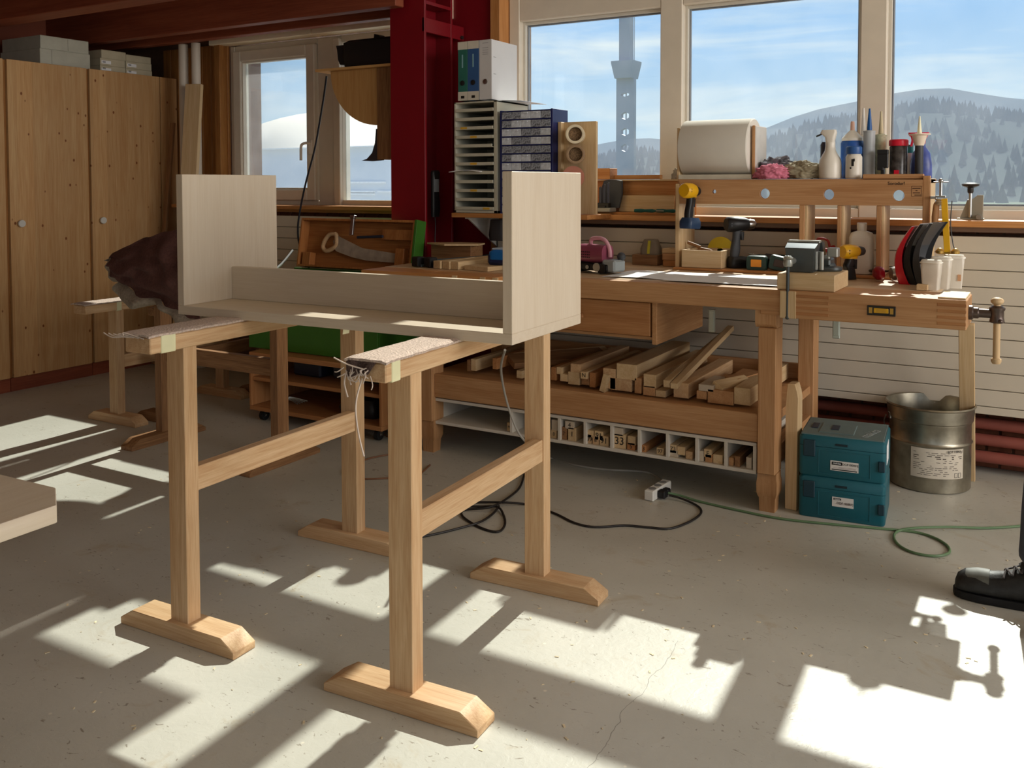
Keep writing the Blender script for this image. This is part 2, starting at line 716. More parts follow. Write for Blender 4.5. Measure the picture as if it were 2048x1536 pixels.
# vertical boarding left of the small window
pl = M()
pl.prism([(-.042, 0), (.042, 0), (.042, .012), (.037, .018), (-.037, .018), (-.042, .012)], 'z', 0, 2.3, mat=Matrix.Rotation(PI, 4, 'Z'))
pl0 = pl.obj('plank', wood('panelling', 'z', 3), wb)
for i in range(8):
    o = pl0 if i == 0 else pl0.copy()
    if i:
        COL.objects.link(o)
    o.location = (-5.145 - i * .0855, 4.70, 0)

m = M()
m.box(XL - .2, XL, YB, 5.0, 0, 4.3)
wl = struct(m.obj('wall_left', pbr('left_wall_boards', (120, 60, 38), .7, var=.1, scale=4)))
m = M()
m.box(XR, XR + .2, YB, 5.0, 0, .9)
m.box(XR, XR + .2, YB, 5.0, 3.0, 4.3)
m.box(XR, XR + .2, 3.9, 5.0, .9, 3.0)
m.box(XR, XR + .2, YB, -4.4, .9, 3.0)
m.box(XR, XR + .2, -.4, 0, .9, 3.0)
struct(m.obj('wall_right', pbr('wall_white', (214, 206, 194), .7, var=.03)))
m = M()
m.box(XL - .2, XR + .2, YB, 5.0, 4.3, 4.45)
struct(m.obj('ceiling', pbr('ceiling_boards', (196, 176, 150), .7, var=.06, scale=3)))
m = M()
m.box(XL - .2, XR + .2, YB - .2, YB, 2.9, 4.3)
m.box(XL - .2, .6, YB - .2, YB, 0, 2.9)
m.box(3.4, XR + .2, YB - .2, YB, 0, 2.9)
struct(m.obj('wall_front', _mats['wall_white']))

# mezzanine: joists and deck over the left part
mz = T('ceiling_mezzanine', 'x', 'x')
for k in ('label', 'category'):
    del mz[k]
struct(mz)
for y0, y1, z0 in ((3.235, 3.38, 2.28), (4.085, 4.16, 2.28), (4.36, 4.43, 2.28), (2.30, 2.42, 2.28), (1.5, 1.62, 2.28)):
    m = M()
    m.box(XL, -3.14, y0, y1, z0, 2.56, .004)
    m.obj('joist', wood('beam', 'x'), mz)
for i in range(17):
    m = M()
    m.box(XL, -3.02, 1.45 + i * .19, 1.45 + i * .19 + .187, 2.562, 2.60)
    m.obj('deck_board', wood('beam', 'x'), mz)

# ------------------------------------------------------------- windows
def frame_rect(m_, x0, x1, z0, z1, w, y0, y1, bv=.004, wz=None):
    wz = w if wz is None else wz
    m_.box(x0, x0 + w, y0, y1, z0, z1, bv)
    m_.box(x1 - w, x1, y0, y1, z0, z1, bv)
    m_.box(x0 + w, x1 - w, y0, y1, z0, z0 + wz, bv)
    m_.box(x0 + w, x1 - w, y0, y1, z1 - wz, z1, bv)


w1 = T('window_1', 'x', 'x')
del w1['label'], w1['category']
struct(w1)
m = M()
m.box(-5.12, -5.06, 4.71, 4.81, 1.13, 2.28, .004)
m.box(-4.285, -4.075, 4.715, 4.80, 1.13, 2.28, .006)
m.box(-3.2, -3.13, 4.71, 4.81, 1.13, 2.28, .004)
m.box(-5.06, -4.285, 4.715, 4.80, 1.13, 1.19, .004)
m.box(-4.075, -3.2, 4.715, 4.80, 1.13, 1.195, .004)
m.box(-4.075, -3.2, 4.715, 4.80, 2.235, 2.28, .004)
m.box(-5.06, -4.285, 4.715, 4.80, 2.24, 2.28, .004)
m.box(-4.13, -4.075, 4.69, 4.72, 1.15, 2.26, .004)
m.obj('frame', CREAM, w1)
m = M()
frame_rect(m, -5.055, -4.29, 1.19, 2.24, .075, 4.685, 4.76, .006)
frame_rect(m, -4.985, -4.36, 1.262, 2.168, .014, 4.70, 4.755, .002)
sash = m.obj('sash', CREAM, w1)
m = M()
m.box(-4.335, -4.305, 4.672, 4.686, 1.50, 1.60, .003)
m.cyl((-4.32, 4.675, 1.575), (-4.32, 4.635, 1.575), .009)
m.tube([(-4.32, 4.637, 1.575), (-4.345, 4.632, 1.57), (-4.36, 4.63, 1.55), (-4.362, 4.63, 1.46)], .009)
m.obj('handle', pbr('handle_ivory', (220, 212, 198), .35), sash)
m = M()
m.box(-4.975, -4.37, 4.73, 4.736, 1.275, 2.155)
m.obj('pane', GLASS, w1)
m = M()
m.box(-4.075, -3.2, 4.75, 4.756, 1.195, 2.235)
m.obj('pane', GLASS, w1)
m = M()
m.box(-5.2, -4.24, 4.60, 4.715, 2.285, 2.56, .003)
m.box(-4.225, -3.12, 4.60, 4.715, 2.285, 2.56, .003)
struct(m.obj('trim_1', wood('header', 'x')))
m = M()
m.box(-5.5, -3.14, 4.50, 4.72, 1.135, 1.16, .003)
m.box(-5.5, -3.14, 4.56, 4.70, 1.115, 1.135)
struct(m.obj('trim_2', wood('trim', 'x')))
m = M()
m.box(-5.17, -5.115, 4.62, 4.72, 1.13, 2.30, .003)
struct(m.obj('trim_3', wood('panelling', 'z')))

w2 = T('window_2', 'x', 'x')
del w2['label'], w2['category']
struct(w2)
FY0, FY1 = 4.70, 4.79
ZT0, ZT1, ZB, ZTOP = 2.245, 2.405, 1.178, 3.90
MUL = [(-2.78, -2.71), (-1.84, -1.715), (-.82, -.70), (.20, .32), (1.22, 1.34), (2.55, 2.62)]
m = M()
for a, b_ in MUL:
    m.box(a, b_, FY0, FY1, 1.13, ZTOP, .005)
for (a, a2), (b1, b2) in zip(MUL, MUL[1:]):
    for z0, z1 in ((1.13, ZB), (ZT0, ZT1), (ZTOP - .06, ZTOP)):
        m.box(a2 - .002, b1 + .002, FY0 + .003, FY1 - .003, z0, z1, .005)
m.obj('frame', CREAM, w2)
for (a, a2), (b1, b2) in zip(MUL, MUL[1:]):
    for z0, z1 in ((ZB, ZT0), (ZT1, ZTOP - .06)):
        m = M()
        frame_rect(m, a2 - .001, b1 + .001, z0, z1, .016, 4.745, 4.785, .002)
        m.obj('glazing_bead', pbr('bead', (206, 200, 188), .35, var=.02), w2)
        m = M()
        frame_rect(m, a2 + .015, b1 - .015, z0 + .016, z1 - .016, .009, 4.768, 4.782)
        m.obj('spacer', pbr('spacer_grey', (120, 126, 136), .4), w2)
        m = M()
        m.box(a2 + .016, b1 - .016, 4.772, 4.778, z0 + .016, z1 - .016)
        m.obj('pane', GLASS, w2)
m = M()
m.box(-2.72, -2.03, 4.66, 4.69, 2.62, 3.86, .002)
struct(m.obj('sun_block_board', wood('trim', 'z')))  # unseen board added over the upper pane to shade the left floor
m = M()
m.box(-2.79, 2.6, 4.46, 4.715, 1.108, 1.136, .003)
struct(m.obj('trim_4', wood('trim', 'x')))
m = M()
m.box(-2.79, 2.6, 4.54, 4.70, 1.082, 1.108, .003)
struct(m.obj('trim_5', pbr('sill_rail', (150, 120, 100), .6)))
m = M()
m.box(-2.85, -2.785, 4.60, 4.72, .9, 4.2, .003)
struct(m.obj('trim_6', wood('trim', 'z', 4)))

# ------------------------------------------------------------- board panels under the windows
def panel(x0, x1, ztop, nm, lbl):
    t = T(nm, lbl, 'panel', ((x0 + x1) / 2, 4.5, 0))
    m_ = M()
    m_.box(x0 - t.location.x + .01, x1 - t.location.x - .01, .022, .05, .29, ztop - .01)
    for xx in (x0 + .1, (x0 + x1) / 2, x1 - .1):
        m_.box(xx - .02 - t.location.x, xx + .02 - t.location.x, .05, .19, .4, .45)
        m_.box(xx - .02 - t.location.x, xx + .02 - t.location.x, .05, .19, .95, 1.0)
    m_.obj('backing', pbr('panel_back', (120, 104, 88), .8), t)
    pitch = .0745
    z = ztop
    while z > .30:
        zb = max(.285, z - pitch)
        m_ = M()
        m_.box(x0 - t.location.x, x1 - t.location.x, 0, .022, zb + .0032, z, .002)
        m_.obj('board', PANELP, t)
        z -= pitch
    return t


panel(-5.4, -3.28, 1.092, 'radiator_panel', 'cream board panel fixed below the small left window')
panel(-2.74, 2.5, 1.066, 'radiator_panel', 'long cream board panel fixed below the large window behind the workbench')
PIPE = pbr('pipe_red', (146, 78, 66), .6)
for z, w_ in ((.075, 'lowest'), (.152, 'middle'), (.225, 'topmost')):
    m = M()
    m.cyl((-2.7, 4.60, z), (2.5, 4.60, z), .026, n=16)
    for x in (-2.2, -.2, 1.0):
        m.box(x, x + .03, 4.62, 4.692, z - .008, z + .008)
    tag(m.obj('heating_pipe', PIPE), 'red brown heating pipe along the brick wall, %s of three' % w_, 'pipe', 'heating pipes along the wall')

# ------------------------------------------------------------- red steel
t = T('steel_column', 'dark red steel column beside the small window with gusset plates', 'column', (-3.15, 4.2, 0))
m = M()
m.box(-.12, .12, 0, .018, 0, 4.3, .002)
m.box(-.12, .12, .262, .28, 0, 4.3, .002)
m.box(-.012, .012, .018, .262, 0, 4.3)
m.obj('profile', REDP, t)
m = M()
m.box(.012, .12, .018, .262, 2.30, 2.318)
m.obj('stiffener', REDP, t)
m = M()
m.box(.104, .118, .0, .40, 2.145, 2.225, .002)
m.obj('lug_plate', REDP, t)
m = M()
m.cyl((.116, .37, 2.16), (.13, .37, 2.16), .012, n=6)
m.obj('bolt', DSTEEL, t)
m = M()
m.box(.0, .18, -.02, .262, 2.40, 2.42, .002)
m.obj('cap_plate', REDP, t)
t = T('steel_plate', 'dark red steel plate upright on the wall behind the binders', 'plate', (-2.99, 4.62, 0))
m = M()
m.box(-.16, .142, 0, .07, .0, 4.2, .002)
m.obj('plate', REDP, t)
m = M()
m.box(-.16, -.145, -.05, 0, .0, 4.2)
m.obj('rib', REDP, t)

# ------------------------------------------------------------- outside
ZG = -6.0
GRASS = pbr('meadow', (128, 142, 98), .9, var=.2, scale=.05)
m = M()
m.box(-900, 900, 6, 1500, ZG - 1, ZG)
struct(m.obj('ground_outside', GRASS))
m = M()
m.box(-60, 40, 5.6, 60, ZG, ZG + .05)
struct(m.obj('bounce_ground', pbr('bounce_concrete', (206, 202, 192), .8, var=.05, scale=.3)))  # unseen pale ground added to bounce sunlight onto the hall wall
PROF = [(-1200, 330), (-400, 330), (400, 352), (900, 345), (1100, 330), (1180, 312), (1240, 300), (1290, 296), (1330, 302), (1400, 300), (1480, 290), (1540, 276), (1600, 252), (1650, 240), (1720, 228), (1790, 213),
        (1850, 205), (1890, 204), (1930, 210), (1980, 220), (2048, 226), (2200, 238), (2500, 262), (3200, 300)]
HD = 900.0


def ridge(az):
    px = PPX + FPX * math.tan(az + yaw)
    for (x0, y0), (x1, y1) in zip(PROF, PROF[1:]):
        if x0 <= px <= x1:
            k = (px - x0) / (x1 - x0)
            return (367 - (y0 + (y1 - y0) * k)) / FPX * HD * max(.2, math.cos(az + yaw))
    return 10


AZ0, AZ1 = R(-78), R(48)


def hillpt(u, v):
    az = AZ0 + (AZ1 - AZ0) * u
    d = 380 + v * 620
    h = ridge(az)
    k = min(1, (d - 380) / (HD - 380))
    s = k * k * (3 - 2 * k)
    if d > HD:
        s = 1 - (d - HD) / 500
    z = ZG - .5 + (h + CAMH - ZG - 9) * s + 5 * noise.noise(Vector((az * 30, d / 60, 0))) * s
    return Vector((math.sin(az) * d, math.cos(az) * d, z))


m = M()
m.grid(hillpt, 150, 26)
struct(m.obj('hillside', pbr('forest_floor', (58, 78, 62), .95, var=.25, scale=.03)))
m = M()
b = bmesh.new()
for i in range(6500):
    u, v = rnd.random(), rnd.random() ** .7 * .86
    if i < 3200:
        v = .79 + rnd.random() * .06
    p = hillpt(u, v)
    h = rnd.uniform(6, 12)
    r_ = h * rnd.uniform(.22, .34)
    top = b.verts.new(p + Vector((0, 0, h)))
    a0 = rnd.random() * 6
    ring = [b.verts.new(p + Vector((r_ * math.cos(a0 + 1.2566 * k), r_ * math.sin(a0 + 1.2566 * k), 0))) for k in range(5)]
    for k in range(5):
        b.faces.new((ring[k], ring[(k + 1) % 5], top))
m.add(b)
fo = m.obj('forest', pbr('conifer', (50, 72, 56), .95, var=.3, scale=.1))
tag(fo, 'hazy conifer forest covering the distant hill', 'forest')
fo['kind'] = 'stuff'

# haze lying in the valley, up to the crest of the hill
def hazept(u, v, top):
    az = AZ0 + (AZ1 - AZ0) * u
    d = 60 + v * (HD - 40 - 60)
    h = (ridge(az) + CAMH) * 1.06 + 8 * math.cos(az + yaw)
    k = d / HD
    return Vector((math.sin(az) * d, math.cos(az) * d, (CAMH + (h - CAMH) * k) if top else ZG - 3))


b = bmesh.new()
nu, nv = 90, 6
g = {}
for tp in (0, 1):
    for i in range(nu + 1):
        for j in range(nv + 1):
            g[tp, i, j] = b.verts.new(hazept(i / nu, j / nv, tp))
for tp in (0, 1):
    for i in range(nu):
        for j in range(nv):
            b.faces.new((g[tp, i, j], g[tp, i + 1, j], g[tp, i + 1, j + 1], g[tp, i, j + 1]))
for i in range(nu):
    for j in (0, nv):
        b.faces.new((g[0, i, j], g[0, i + 1, j], g[1, i + 1, j], g[1, i, j]))
for j in range(nv):
    for i in (0, nu):
        b.faces.new((g[0, i, j], g[0, i, j + 1], g[1, i, j + 1], g[1, i, j]))
m = M()
m.add(b)
hm = bpy.data.materials.new('valley_haze')
hm.use_nodes = True
t_ = hm.node_tree
t_.nodes.clear()
vs = N(t_, 'ShaderNodeVolumeScatter')
va = N(t_, 'ShaderNodeVolumeAbsorption')
HC = HAZE
for n_ in (vs, va):
    n_.inputs['Color'].default_value = HC
    n_.inputs['Density'].default_value = 1 / 500.0
vs.inputs['Anisotropy'].default_value = .1
ads = N(t_, 'ShaderNodeAddShader')
t_.links.new(vs.outputs[0], ads.inputs[0])
t_.links.new(va.outputs[0], ads.inputs[1])
ou = N(t_, 'ShaderNodeOutputMaterial')
t_.links.new(ads.outputs[0], ou.inputs['Volume'])
hz = m.obj('valley_haze', hm)
tag(hz, 'bluish haze lying over the valley in front of the hill', 'haze')
hz['kind'] = 'stuff'

# the tower
c = at(1252, 300, Y=170.0)
sc_ = (c - Vector((0, 0, CAMH))).dot(fw) / FPX          # metres per pixel there
zc = lambda py: CAMH + (367 - py) * sc_
t = T('tower', 'tall grey tower with hexagonal openings and two cables in the haze', 'tower', (c.x, c.y, ZG))
TW = pbr('tower_paint', (128, 140, 160), .6, var=.03, scale=.2)
wd = 19 * sc_
hexr = 8.5 * sc_
m = M()
ys = [zc(y) - ZG for y in (190, 232, 264, 296)]
zb, zt = 0, zc(158) - ZG
dp = wd * .3
m.box(-wd, -hexr, -dp, dp, zb, zt)
m.box(hexr, wd, -dp, dp, zb, zt)
prev = zb
for z in sorted(ys):
    hh = hexr * (.45 if z == max(ys) else .95)
    m.box(-hexr, hexr, -dp, dp, prev, z - hh)
    for s_ in (-1, 1):
        for k in (-1, 1):
            m.prism([(s_ * hexr, z + k * hh), (s_ * hexr, z + k * hh * .45), (0, z + k * hh)], 'y', -dp, dp)
    prev = z + hh
m.box(-hexr, hexr, -dp, dp, prev, zt)
for z in ys:
    m.box(-.12 * hexr, .12 * hexr, -.1, .1, z - hexr, z + hexr)
m.obj('shaft', TW, t)
m = M()
m.lathe([(wd * 1.05, zt - .02), (26 * sc_, zc(128) - ZG), (26 * sc_, zc(124) - ZG), (11 * sc_, zc(124) - ZG)], 4, mat=Matrix.Rotation(R(45), 4, 'Z') @ Matrix.Diagonal((1.25, 1.25, 1, 1)))
m.obj('head', TW, t)
m = M()
m.box(-10 * sc_, 11 * sc_, -10 * sc_, 10 * sc_, zc(124) - ZG, zc(-40) - ZG)
m.obj('mast', TW, t)
for s_ in (-15, 17):
    m = M()
    m.cyl((s_ * sc_, 0, zc(124) - ZG), (s_ * sc_, 0, zc(-40) - ZG), .8 * sc_, n=6)
    m.obj('cable', TW, t)

# the building seen through the small window
Yb = 26.0
t = T('building', 'pale hall with a cream arched roof beyond the small window', 'building', (0, Yb, ZG))
WALLB = pbr('hall_wall', (214, 220, 226), .8, var=.02, scale=.4)
ROOFB = pbr('hall_roof', (236, 222, 200), .8, var=.03, scale=.3)
a, b_ = at(440, 295, Y=Yb), at(800, 310, Y=Yb)
m = M()
m.box(a.x, b_.x, 0, 5, 0, at(560, 299, Y=Yb).z - ZG)
m.obj('wall', WALLB, t)
m = M()
m.box(a.x - .3, b_.x + .3, -.25, .05, at(560, 299, Y=Yb).z - ZG, at(560, 297, Y=Yb).z - ZG)
m.obj('eave', pbr('eave_white', (240, 240, 238), .5), t)
ze = at(560, 297, Y=Yb).z - ZG
prof = [(a.x - .3, ze)]
ridge_px = [(440, 222), (500, 221), (540, 224), (580, 231), (625, 242), (670, 258), (700, 270), (720, 281), (745, 296), (780, 316)]
pp = []
for px, py in ridge_px:
    p = at(px, py, Y=Yb + .2)
    pp.append((p.x, max(p.z - ZG, ze + .02)))
m = M()
ridge_l = [Vector((x, 0, z)) for x, z in pp]
rings_ = []
for q_ in range(9):
    a_ = PI / 2 * q_ / 8
    rings_.append([(x, -.15 + 7 * (1 - math.cos(a_ * .999)) * .55 + 3.2 * q_ / 8, ze + (z - ze) * (1 + (7 * (1 - math.cos(a_)) * .55 + 3.2 * q_ / 8) / Yb) * math.sin(a_)) for x, z in pp])
m.loft(rings_, closed=False, caps=False)
m.loft([rings_[-1], [(x, 9, ze) for x, z in pp]], closed=False, caps=False)
m.obj('roof', ROOFB, t)
for py, w0, w1 in ((365, 690, 770), (383, 690, 748), (388, 690, 748), (383, 756, 790)):
    p0, p1 = at(w0, py, Y=Yb - .05), at(w1, py, Y=Yb - .05)
    m = M()
    m.box(p0.x, p1.x, -.1, 0, p0.z - ZG - .03, p0.z - ZG + .03)
    m.obj('wall_rail', _mats['eave_white'], t)
# ================================================================= TRESTLES (sawhorses)
def chamfer_foot(L, D, H, c=.05, lip=.02):
    return [(-L / 2, 0), (L / 2, 0), (L / 2, lip), (L / 2 - c, H), (-L / 2 + c, H), (-L / 2, lip)]


def sawhorse(loc, rz, label, span=.76, top=.888, over=.15, carpet=True, tape=(), tails=False, kind='horse', group='joiner trestles', rail=(.42, .49), footL=.455):
    t = T('sawhorse', label, 'sawhorse', loc, rz, group)
    bz = top - .045
    m = M()
    m.box(-.05, .05, -span / 2 - over, span / 2 + over, bz, top, .003)
    beam = m.obj('beam', wood(kind, 'y'), t)
    for s_ in (-1, 1):
        m = M()
        m.box(-.035, .035, s_ * span / 2 - .024, s_ * span / 2 + .024, .048, bz, .002)
        m.obj('post', wood(kind, 'z'), t)
        m = M()
        m.prism(chamfer_foot(footL, .085, .05), 'y', s_ * span / 2 - .042, s_ * span / 2 + .042, bv=.002)
        m.obj('foot', wood(kind, 'x'), t)
    m = M()
    m.box(-.005, .03, -span / 2 + .024, span / 2 - .024, rail[0], rail[1], .002)
    m.obj('rail', wood(kind, 'y'), t)
    if carpet:
        y0, y1 = -span / 2 - over, span / 2 + over
        m = M()

        def f(u, v):
            y = y0 - .012 + (y1 - y0 + .012) * v
            x = -.058 + .116 * u
            z = top + .006 + .0015 * noise.noise(Vector((x * 60, y * 60, rz)))
            if y < y0 + .004:
                z -= .002
            if abs(x) > .05:
                z -= .004
            return (x + .004 * noise.noise(Vector((y * 45, x * 9, 3))) * (1 if abs(x) > .05 else 0), y, z)
        m.grid(f, 8, 60, thick=-.006)
        cp = m.obj('carpet_strip', CARPET, t)
        if tails:
            m = M()
            m.grid(lambda u, v: (-.055 + .085 * u * (1 - .25 * v), y0 - .010 - .004 * math.sin(u * 9), top + .004 - .042 * v * (1 - .3 * u)), 8, 5, thick=.005)
            m.obj('carpet_flap', pbr('carpet_dark', (84, 66, 60), .95, var=.5, scale=200, bump=.5), t)
            m = M()
            rq = random.Random(4)
            for k in range(16):
                x = -.06 + .075 * k / 15
                z = top - .03 * rq.random() - .008
                m.tube([(x, y0 - .012, z), (x + rq.uniform(-.015, .015), y0 - .02, z - rq.uniform(.004, .018)), (x + rq.uniform(-.03, .02), y0 - .018, z - rq.uniform(.01, .03))], .0014, 5)
            m.tube([(-.005, y0 - .016, top - .035), (-.018, y0 - .02, top - .08), (-.022, y0 - .018, top - .12), (-.012, y0 - .02, top - .17), (.0, y0 - .018, top - .215)], .0022, 5)
            m.tube([(-.05, y0 - .016, top - .025), (-.053, y0 - .02, top - .05), (-.045, y0 - .018, top - .082)], .002, 5)
            m.tube([(.0, y0 - .014, top - .014), (-.04, y0 - .024, top - .004), (-.075, y0 - .03, top + .010)], .0018, 5)
            o = m.obj('frayed_threads', FRAYM, t)
            o['kind'] = 'stuff'
    for (ty, w_) in tape:
        m = M()
        m.box(-.0515, .0525, ty, ty + w_, bz - .002, top + .0085, .002)
        m.obj('tape_band', TAPE, t)
    return t


HR = sawhorse((-1.393, 2.187, 0), R(3.3), 'wooden trestle under the right end of the pale box, frayed threads at its near end', span=.757, tape=((-.757 / 2 - .128, .035),), tails=True)
HL = sawhorse((-2.152, 2.163, 0), R(2.0), 'wooden trestle under the left end of the pale box, taped carpet on top', span=.772, tape=((-.772 / 2 - .115, .05),))
m = M()
y0 = -.772 / 2 - .15
for k in range(5):
    m.tube([(-.045 + .02 * k, y0 - .008, .886), (-.075 + .012 * k, y0 - .02, .884 + .004 * k), (-.105 + .02 * k, y0 - .024, .895)], .0016, 5)
o = m.obj('frayed_threads', FRAYM, HL)
o['kind'] = 'stuff'
for (x, yy, a) in ((-.02, .02, 25), (.075, .105, -35)):
    m = M()
    m.grid(lambda u, v: (.052 + .001, .30 + x + .035 * u - .05 * v * math.tan(R(a)) * .5, .842 - .06 * v), 2, 3, thick=.0006)
    m.obj('tape_tail', TAPE, HL)

H3 = sawhorse((-4.41, 3.60, 0), 0, 'low wooden trestle farthest left by the wardrobes, pale frayed carpet on top', span=.74, top=.665, over=.215, tape=((-.40, .03), (-.30, .03)), kind='horse', rail=(.3, .37), footL=.40, group='trestles by the wardrobes')
H4 = sawhorse((-4.205, 3.735, 0), 0, 'low wooden trestle standing just right of the one by the wardrobes', span=.74, top=.63, over=.05, carpet=False, kind='old', rail=(.3, .37), footL=.01 + .36, group='trestles by the wardrobes')
H5 = sawhorse((-3.49, 3.12, 0), R(90), 'worn wooden trestle set crosswise under the brown blanket', span=.80, top=.87, over=.22, carpet=False, kind='old', rail=(.405, .485), group='joiner trestles')
HX = sawhorse((-1.97, .72, 0), R(2), 'wooden trestle carrying the pale panel at the left edge', span=.5, top=.705, over=.1, carpet=False, group='joiner trestles')

# ---- the pale panel entering at the left edge
t = T('pale_panel', 'pale glued wood panel lying at the left edge, only one corner showing', 'panel', (-1.59, 1.03, .7065), R(2.0))
m = M()
m.prism([(0, 0), (.088, -.06), (.088, -.75), (-.9, -.75), (-.9, 0)], 'z', 0, .0315, bv=.0015)
m.obj('board', wood('pale', 'y'), t)

# ================================================================= THE WORKPIECE
t = T('cabinet_carcass', 'open pale oak box with two tall sides and low back rail on trestles', 'cabinet', (-2.36, 1.95, .8945), R(1.75))
LB, DB, HB, TH = 1.193, .415, .437, .028
m = M()
m.box(0, LB, 0, DB, 0, TH, .0015)
m.obj('bottom', wood('pale', 'x'), t)
for x in (0, LB - TH):
    m = M()
    m.box(x, x + TH, 0, DB, TH, HB, .0015)
    m.obj('side_panel', wood('pale', 'z'), t)
m = M()
m.box(TH, LB - TH, .200, .226, TH, TH + .107, .0015)
m.obj('back_rail', wood('pale', 'x'), t)

# ================================================================= WARDROBES
DOORW = wood('pine', 'z', 13, 10)
SIDEW = wood('pine', 'z')
wr = [('wardrobe', 2.82, 3.362, 2.835, 3.355, 2.90, 'pine wardrobe cut off at the left edge of the picture'),
      ('wardrobe', 3.366, 3.935, 3.380, 3.927, 3.441, 'pine wardrobe carrying the large grey cartons'),
      ('wardrobe', 3.939, 4.517, 3.949, 4.514, 4.019, 'pine wardrobe carrying the small beige boxes'),
      ('wardrobe', 4.520, 4.67, 4.5215, 4.665, None, 'narrow pine wardrobe filling the corner beside the white pipes')]
for nm, y0, y1, d0, d1, ky, lb in wr:
    t = T(nm, lb, 'wardrobe', (-5.62, (y0 + y1) / 2, 0), 0, 'pine wardrobes along the left wall')
    c_ = (y0 + y1) / 2
    m = M()
    m.box(-.60, -.024, y0 - c_, y1 - c_, .085, 2.078, .001)
    m.obj('carcass', wood('panelling', 'z'), t)
    m = M()
    m.box(-.59, -.012, y0 - c_, y1 - c_, 0, .084)
    m.obj('plinth', wood('beam', 'y'), t)
    m = M()
    m.box(-.022, 0, d0 - c_, d1 - c_, .087, 2.08, .0015)
    d = m.obj('door', DOORW, t)
    if ky:
        m = M()
        m.lathe([(.008, 0), (.008, .012), (.022, .014), (.024, .02), (.022, .027), (0, .029)], 24, mat=Matrix.Translation((0, ky - c_, 1.056)) @ Matrix.Rotation(R(90), 4, 'Y'))
        m.obj('knob', KNOBW, d)


def carton(name, label, x0, x1, y0, y1, z0, z1, mat, group, lid=0, lbl=False, writing=()):
    t_ = T(name, label, 'box', ((x0 + x1) / 2, (y0 + y1) / 2, z0), 0, group)
    w_, d_, h_ = x1 - x0, y1 - y0, z1 - z0
    m_ = M()
    m_.box(-w_ / 2, w_ / 2, -d_ / 2, d_ / 2, 0, h_ - .002 - lid, .002)
    m_.obj('body', mat, t_)
    m_ = M()
    e = .003 if lid else 0
    m_.box(-w_ / 2 - e, w_ / 2 + e, -d_ / 2 - e, d_ / 2 + e, h_ - lid - .0015 - (.0 if lid else .001), h_, .002)
    m_.obj('lid', mat, t_)
    if lbl:
        m_ = M()
        m_.box(w_ / 2, w_ / 2 + .001, -d_ / 2 + .01, -d_ / 2 + .085, .012, h_ - .016)
        l_ = m_.obj('paper_label', PAPER, t_)
        m_ = M()
        for z in (.020, .026):
            m_.box(w_ / 2 + .001, w_ / 2 + .0015, -d_ / 2 + .018, -d_ / 2 + .042, z, z + .0035)
        m_.obj('print', INK, l_)
    for y in writing:
        m_ = M()
        m_.box(w_ / 2, w_ / 2 + .0008, y, y + .002, .004, h_ - .004)
        m_.obj('seam', pbr('seam', (120, 116, 100), .8), t_)
    return t_


carton('archive_carton', 'large grey carton lying flat on a wardrobe, lower of two', -6.13, -5.69, 3.645, 4.006, 2.0802, 2.186, CARDG, 'grey cartons on the wardrobe', writing=(-.1,))
carton('archive_carton', 'large grey carton on top of another grey carton under the joist', -6.12, -5.695, 3.652, 4.000, 2.1865, 2.272, CARDG, 'grey cartons on the wardrobe', writing=(.02,))
k = 0
for y0, y1, nm in ((4.090, 4.292, 'left'), (4.296, 4.515, 'right')):
    carton('small_box', 'flat beige box with a white label at the bottom of the %s stack' % nm, -6.0, -5.70, y0, y1, 2.0802, 2.1255, CARD, 'beige boxes on the wardrobe', lbl=True)
    carton('small_box', 'flat beige box with a white label, second from below in the %s stack' % nm, -6.0, -5.70, y0, y1 - .004, 2.126, 2.176, CARD, 'beige boxes on the wardrobe', lbl=True)
carton('small_box', 'taller beige box without label on top of the left stack', -6.0, -5.705, 4.105, 4.30, 2.1765, 2.235, CARD, 'beige boxes on the wardrobe')
carton('small_box', 'flat beige box without label on top of the right stack', -6.0, -5.705, 4.302, 4.51, 2.1765, 2.224, CARD, 'beige boxes on the wardrobe')

# ---- leaning things in the corner
PIPEW = pbr('white_pipe', (206, 196, 182), .45, var=.04)
for x, r_, lb in ((-5.345, .033, 'thinner white standing pipe in the corner, nearer the wardrobes'), (-5.217, .031, 'white standing pipe in the corner beside the leaning board')):
    m = M()
    m.cyl((0, 0, 0), (0, 0, 2.29), r_, n=20)
    m.lathe([(r_ + .001, .0), (r_ + .006, .0), (r_ + .006, .07), (r_ + .001, .07)], 20, mat=Matrix.Translation((0, 0, 1.1)))
    tag(m.obj('pipe', PIPEW, loc=(x, 4.50, 0)), lb, 'pipe', 'white pipes in the corner')
m = M()
m.box(-.062, .062, -.016, .016, 0, 1.995, .002)
o = m.obj('leaning_board', wood('light', 'z'), loc=(-5.20, 4.30, 0.008))
o.rotation_euler = (R(-4.2), R(1.6), R(15))
tag(o, 'light wooden board leaning in the corner beside the small window', 'board')
m = M()
m.box(-.02, .02, -.009, .009, 0, 1.75, .002)
o = m.obj('leaning_strip', wood('old', 'z'), loc=(-5.59, 4.40, 0.004))
o.rotation_euler = (R(-5), R(2), 0)
tag(o, 'thin wooden strip leaning in the corner behind the white pipes', 'board')

